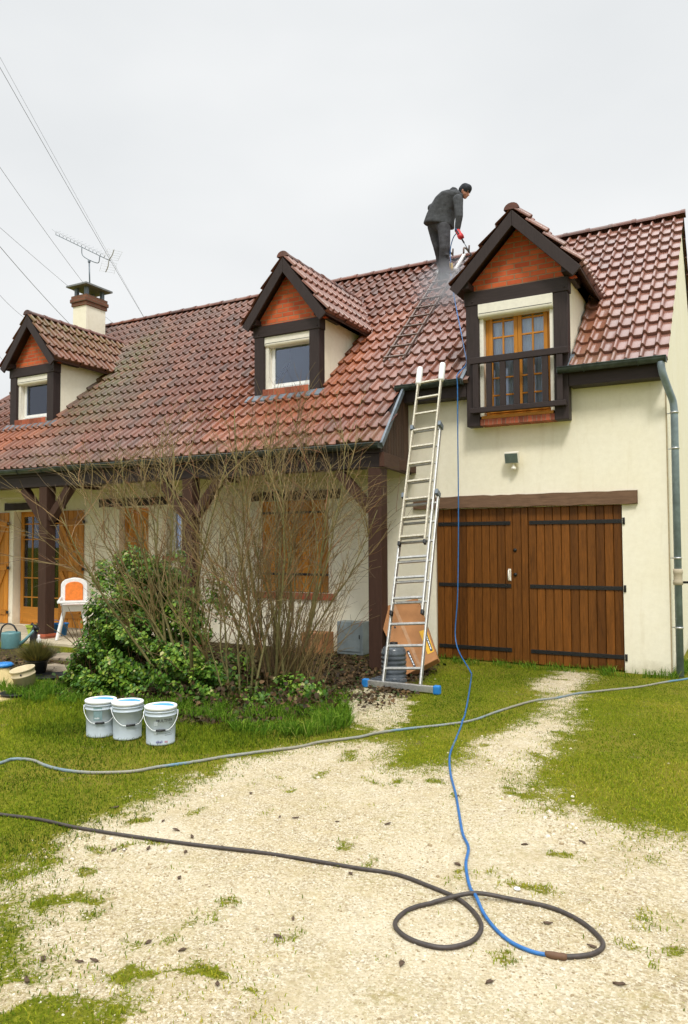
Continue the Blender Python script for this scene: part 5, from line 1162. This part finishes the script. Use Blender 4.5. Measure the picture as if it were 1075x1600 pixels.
# ================================================================= SHRUBS
M['bark'] = plain('shrub_bark', (.17, .15, .06), .85, 0, .35, 30, .2, .4)
g = NT('twig_bark'); g.col(g.ramp(g.attr('tint').outputs['Fac'], [(0, (.085, .045, .025)), (.45, (.17, .115, .042)), (.85, (.26, .19, .07)), (1, (.26, .08, .04))])); g.set(rough=.7); M['twig'] = g.m
def grow(r, p, d, L, nseg, r0, r1, wob, up):
    P = [p.copy()]; R = [r0]
    for i in range(nseg):
        d = (d+Vector((r.gauss(0, wob), r.gauss(0, wob), r.gauss(0, wob)+up))).normalized(); p = p+d*(L/nseg); P.append(p.copy()); R.append(r0+(r1-r0)*(i+1)/nseg)
    return P, R, d
def bare_shrub(name, loc, label, cat, nst, H, spread, seed, lean=(0, 0), density=1.0, thick=.016, crown=None):
    r = random.Random(seed); root = empty(name, loc, label, cat, 'bare shrubs in front of the porch'); st = MB(); tw = MB(); base = Vector(loc)
    def ok(p): return p.y < -1.62 or p.z < 2.5
    for i in range(nst):
        a = r.random()*6.28; rr = r.random()**.5*.20; p = base+Vector((math.cos(a)*rr, math.sin(a)*rr*.7, -.02)); sp_ = spread*r.random()**.7
        out = Vector((math.cos(a)*sp_+lean[0], math.sin(a)*sp_*.75+lean[1], 1)).normalized(); h = H*r.uniform(.68, 1.0)
        th = thick*r.uniform(.5, 1.25); P, R, d = grow(r, p, out, h, 14, th, th*.22, .075, .035); st.tube(P, R, 6, 0, .5)
        nb_ = int(r.randint(8, 12)*density)
        for b in range(nb_):
            t = r.uniform(.20, 1.0)**.8; k = min(13, int(t*14)); q = P[k].lerp(P[k+1], t*14-k if t*14-k < 1 else 1); ax = (P[k+1]-P[k]).normalized()
            dv = Vector((r.gauss(0, 1), r.gauss(0, .8), r.gauss(0, .3))); dv = (dv-ax*dv.dot(ax)).normalized(); dd = (ax*.8+dv*r.uniform(.35, .85)+Vector((0, 0, .20))).normalized()
            L = r.uniform(.45, 1.35)*(1.15-.5*t); Pb, Rb, _ = grow(r, q, dd, L, 7, .0050, .0022, .11, .03); tw.tube(Pb, Rb, 4, 0, r.uniform(.3, .95), cap=False)
            for c in range(int(r.randint(4, 7)*density)):
                kk = r.randint(1, 6); ax2 = (Pb[kk+1]-Pb[kk]).normalized() if kk < 7 else dd; dv = Vector((r.gauss(0, 1), r.gauss(0, 1), r.gauss(0, .6))); dv = (dv-ax2*dv.dot(ax2)).normalized()
                Pc, Rc, _ = grow(r, Pb[kk], (ax2*.8+dv*r.uniform(.4, 1.0)).normalized(), r.uniform(.15, .55), 4, .0027, .0014, .12, .02); tw.tube(Pc, Rc, 3, 0, r.random(), cap=False)
    o = st.build('stems', M['bark'], root); o2 = tw.build('twigs', M['twig'], root); rebase(root); return root
A_ = gp(300, 1092); B_ = gp(432, 1082); C_ = gp(362, 1096)
bare_shrub('bare_shrub', (A_.x, A_.y, 0), 'tall leafless shrub rising out of the ivy, left of the two biggest', 'shrub', 15, 3.05, .60, 21, (-.30, -.10), 1.1, .018)
bare_shrub('bare_shrub', (B_.x, B_.y, 0), 'largest leafless many stemmed shrub, in front of the orange shutters', 'shrub', 20, 3.35, .60, 22, (.04, .02), 1.15, .018)
bare_shrub('bare_shrub', (C_.x+.1, C_.y, 0), 'lower leafless shrub growing between the two taller ones', 'shrub', 10, 2.2, .42, 23, (-.05, 0), 1.1, .013)
# thin canes fanning out at the right of the big shrub
r = random.Random(31); mb = MB(); bs = Vector((B_.x+.25, B_.y+.05, 0)); root = empty('cane_clump', (bs.x, bs.y, 0), 'dense clump of thin bare canes fanning towards the porch post', 'shrub')
for i in range(130):
    a = r.random()*6.28; p = bs+Vector((math.cos(a)*.60*r.random()-.18, math.sin(a)*.30*r.random(), -.02)); dd = Vector((r.uniform(-.40, .62), r.uniform(-.28, .30), 1)).normalized(); L = r.uniform(.7, 1.75)
    P, R, _ = grow(r, p, dd, L, 8, .0055, .0022, .07, .0); mb.tube(P, R, 4, 0, r.uniform(.1, .9), cap=False)
    for c in range(4): k = r.randint(3, 7); Pc, Rc, _ = grow(r, P[k], (P[k]-P[k-1]).normalized()+Vector((r.gauss(0, .5), r.gauss(0, .5), r.gauss(0, .4))), r.uniform(.12, .4), 4, .0026, .0014, .12, .01); mb.tube(Pc, Rc, 3, 0, r.random(), cap=False)
mb.build('canes', M['twig'], root); rebase(root)

M['ivy'] = leafmat('ivy_leaf', [(0, (.015, .050, .006)), (.3, (.055, .15, .014)), (.6, (.15, .28, .028)), (.85, (.30, .42, .045)), (.96, (.34, .36, .06)), (1, (.50, .48, .20))], .4, .2, .3)
M['litter'] = leafmat('leaf_litter', [(0, (.028, .018, .009)), (.4, (.07, .042, .018)), (.62, (.15, .085, .035)), (.72, (.03, .06, .014)), (1, (.10, .17, .03))], .7, .1, .3)
LF = [(0, 1, 2), (0, 2, 3), (0, 4, 1), (0, 3, 5)]
def leaves(name, pts, nrm_, size, mat, tint, seed, curl=.25):
    r = np.random.default_rng(seed); n = len(pts); nrm_ = nrm_/np.linalg.norm(nrm_, axis=1)[:, None]
    t = r.normal(size=(n, 3)); t[:, 2] -= .6; t -= nrm_*(t*nrm_).sum(1)[:, None]; t /= np.linalg.norm(t, axis=1)[:, None]; b = np.cross(nrm_, t); s = size[:, None]
    V = np.zeros((n, 6, 3)); V[:, 0] = pts-t*s*.35; V[:, 2] = pts+t*s*.65-nrm_*s*.10; lift = nrm_*s*curl*(.4+r.random(n)[:, None])
    V[:, 1] = pts+b*s*.42+t*s*.08+lift*.5; V[:, 3] = pts-b*s*.42+t*s*.08+lift*.5; V[:, 4] = pts+b*s*.30-t*s*.42+lift*.3; V[:, 5] = pts-b*s*.30-t*s*.42+lift*.3
    return scatter_mesh(name, V, [(0, 1, 2), (0, 2, 3), (0, 4, 1), (0, 3, 5)], mat, 3, tint=tint)
ELL = [(150,1042,-3.95,45,48,.36,1),(212,1025,-3.85,68,74,.50,1.3),(280,1045,-3.9,48,62,.40,1),(175,970,-3.7,46,56,.34,1.0),(232,940,-3.65,50,60,.33,1.0),(205,890,-3.5,34,40,.24,.6),(262,905,-3.6,38,48,.26,.7),(285,960,-3.7,32,40,.26,.7),(160,900,-3.5,18,30,.2,.25),(128,1066,-4.05,34,26,.28,.9),(325,1072,-3.95,36,40,.28,.5),(190,1078,-4.15,90,26,.26,1.0),(300,985,-3.75,30,40,.25,.35),(340,930,-3.6,26,48,.22,.12),(395,1090,-3.85,50,16,.26,.3),(470,1075,-3.4,60,24,.35,.22),(350,1050,-3.5,50,34,.35,.25)]
r = np.random.default_rng(77); PT = []; NM = []; TT = []
for (u, v, Y, ru, rv, ry, dens) in ELL:
    c = np.array(yp(u, v, Y)); dep = (Vector(c)-CAM).dot(CF); a, b_ = ru*dep/FPX, rv*dep/FPX; n = int(40000*dens*(a*b_))+60
    d = r.normal(size=(n, 3)); d /= np.linalg.norm(d, axis=1)[:, None]; rad = (r.random(n)**.42)*(1+.30*(fbm(d[:, 0]*2+u, d[:, 2]*2+v, 1.7, 61, 3)-.5)*2)
    ax = np.array([CR[0], CR[1], 0]); ax /= np.linalg.norm(ax); dpv = np.array([-ax[1], ax[0], 0])
    P = c+(d[:, :1]*a*ax+d[:, 1:2]*ry*dpv+d[:, 2:]*np.array([0, 0, b_]))*rad[:, None]
    # gaps: drop leaves where a coarse noise is low
    g1 = fbm(P[:, 0]*1.0+P[:, 2]*.7, P[:, 2]+P[:, 1]*.8, 6.0, 62, 3); k = (P[:, 2] > .01) & (g1 > .45) & (P[:, 1] < -1.5); P, d2, g1 = P[k], d[k], g1[k]
    PT.append(P); NM.append(d2+np.array([.15, -.35, .75])+r.normal(size=P.shape)*.45); TT.append(np.clip(r.normal(.42, .20, len(P))+(g1-.5)*.9+(r.random(len(P)) > .965)*.4, 0, 1))
P = np.concatenate(PT); Nn = np.concatenate(NM); T_ = np.concatenate(TT)
iv = empty('ivy_bush', (float(P[:, 0].mean()), float(P[:, 1].mean()), 0), 'dense evergreen ivy bush at the foot of the bare shrubs, behind the three pails', 'bush')
o = leaves('foliage', P, Nn, .026+.032*r.random(len(P))**1.5, M['ivy'], T_, 78); o.parent = iv
rr = random.Random(5); mb = MB()
for i in range(170):
    e = rr.choice(ELL[:9]); c = yp(e[0]+rr.uniform(-.5, .5)*e[3], min(1085, e[1]+e[4]*.6), e[2]); c.z = 0; dd = Vector((rr.gauss(0, .35), rr.gauss(0, .25), 1)).normalized(); Pc, Rc, _ = grow(rr, c, dd, rr.uniform(.4, 1.25), 8, .008, .003, .16, 0); mb.tube(Pc, Rc, 4, 0, rr.random(), cap=False)
mb.build('branches', M['twig'], iv); rebase(iv)
# bed litter and low ivy
n = 16000; x = r.uniform(-9, -2, n*3); y = r.uniform(-5, -.4, n*3); g_, b_, s_ = masks(x, y); k = r.random(n*3) < b_*(fbm(x, y, 3, 71, 3)*1.4-.1)*np.where(x < -6.6, .12, 1)*np.where(y > -2.2, .35, 1); x, y = x[k][:n], y[k][:n]; n = len(x)
near = np.clip(1-np.hypot((x+4.2)/1.9, (y+3.6)/.9), 0, 1); z = .012+.42*r.random(n)**1.8*near+.015*r.random(n); P = np.stack([x, y, z], 1); Nn = r.normal(size=(n, 3))*(.5+.8*near[:, None])+np.array([0, -.1, 1])
o = leaves('leaf_litter', P, Nn, .030+.035*r.random(n), M['litter'], np.clip(r.random(n)*.8+near*.35*r.random(n), 0, 1), 79, .4); tag(o, 'dead brown leaves and low creepers covering the bed under the shrubs', 'leaf litter', kind='stuff')
# long grass
def long_grass(name, regions, n, seed, hh, label):
    r = np.random.default_rng(seed); X = []; Yy = []; Hh = []
    for poly, fr in regions:
        P = np.array(G(poly)); lo, hi = P.min(0), P.max(0); m_ = int(n*fr); x = r.uniform(lo[0], hi[0], m_*6); y = r.uniform(lo[1], hi[1], m_*6); sd_ = sdist(x, y, P)
        k = (sd_ > -.06*r.random(len(x))) & (fbm(x, y, 5, seed+1, 3) > .42+.12*r.random(len(x))); x, y = x[k][:m_], y[k][:m_]; X.append(x); Yy.append(y)
    x, y = np.concatenate(X), np.concatenate(Yy); h = hh*(.35+.65*r.random(len(x)))*(.5+fbm(x, y, 3, seed+2, 2))
    o = scatter_mesh(name, blades(x, y, 0*x, h, .0075, 1.3, r), BF, M['tallgrass'], 3, tint=np.clip(r.normal(.5, .22, len(x)), 0, 1)); tag(o, label, 'grass', kind='stuff'); return o
long_grass('long_grass', [([(360,1092),(450,1085),(540,1090),(545,1135),(480,1150),(380,1150),(350,1125)], .44), ([(60,1068),(120,1080),(210,1098),(340,1105),(350,1130),(280,1120),(130,1105),(30,1095),(0,1075)], .34), ([(940,1045),(1060,1052),(1062,1062),(940,1056)], .04), ([(1064,1040),(1090,1030),(1110,1050),(1070,1060)], .05), ([(680,1028),(975,1050),(975,1056),(680,1036)], .05)], 13000, 90, .16, 'long bright green grass in front of the shrub bed')
# dead leaves
M['dead'] = plain('dead_leaf', (.085, .05, .028), .7, 0, .45, 25)
DL = [(392,1240),(437,1278),(462,1280),(255,1283),(275,1298),(300,1309),(178,1328),(194,1329),(232,1326),(290,1332),(347,1323),(280,1374),(548,1367),(458,1436),(434,1465),(628,1508),(527,1285),(606,1290),(232,1474),(124,1503),(147,1502),(285,1487),(67,1500),(42,1534),(716,1244),(715,1353),(856,1445),(765,1536),(968,1539),(180,1262),(910,1318),(340,1540),(925,1480),(820,1322)]
proto = None
rr = random.Random(15)
for k, (u, v) in enumerate(DL):
    if k < 3:
        mb = MB(); L = 1; prof = [(-.5, 0), (-.28, .20), (0, .27), (.25, .18), (.55, 0)]; top = []; vs = []
        for x_, wv in prof:
            for s in (-1, 0, 1): vs.append((x_, wv*s*(1+rr.uniform(-.25, .25)), .10*abs(s)*(1+rr.random())+.22*x_*x_*(k-.6)+.03))
        fs = [(3*i+j, 3*i+3+j, 3*i+4+j, 3*i+1+j) for i in range(4) for j in range(2)]; mb.add(vs, fs); mb.tube([(-.5, 0, .08), (-.8, .08, .12)], .02, 4)
        o = mb.build('dead_leaf', M['dead'], None, smooth=True); sdm = o.modifiers.new('solid', 'SOLIDIFY'); sdm.thickness = .02
        protos = [o] if k == 0 else protos+[o]
    else: o = protos[k % 3].copy(); COL.objects.link(o)
    q = gp(u, v); s = rr.uniform(.028, .048); o.location = (q.x, q.y, float(ground_z(np.array([q.x]), np.array([q.y]))[0])+.002); o.scale = (s, s*.9, s); o.rotation_euler = (0, rr.uniform(-.15, .15), rr.random()*6.28)
    tag(o, 'small curled dark dead leaf lying on the pale gravel drive', 'leaf', 'dead leaves on the drive')
# one larger white stone lying on the drive
q = gp(808, 1391); mb = MB(); mb.lathe((0, 0, 0), [(0, 0), (.022, .004), (.030, .014), (.022, .026), (0, .030)], 9); o = mb.build('white_stone', M['lid'], smooth=True); o.location = (q.x, q.y, 0); o.scale = (.6, .5, .5); tag(o, 'single larger white stone lying on the drive right of the blue hose', 'stone')
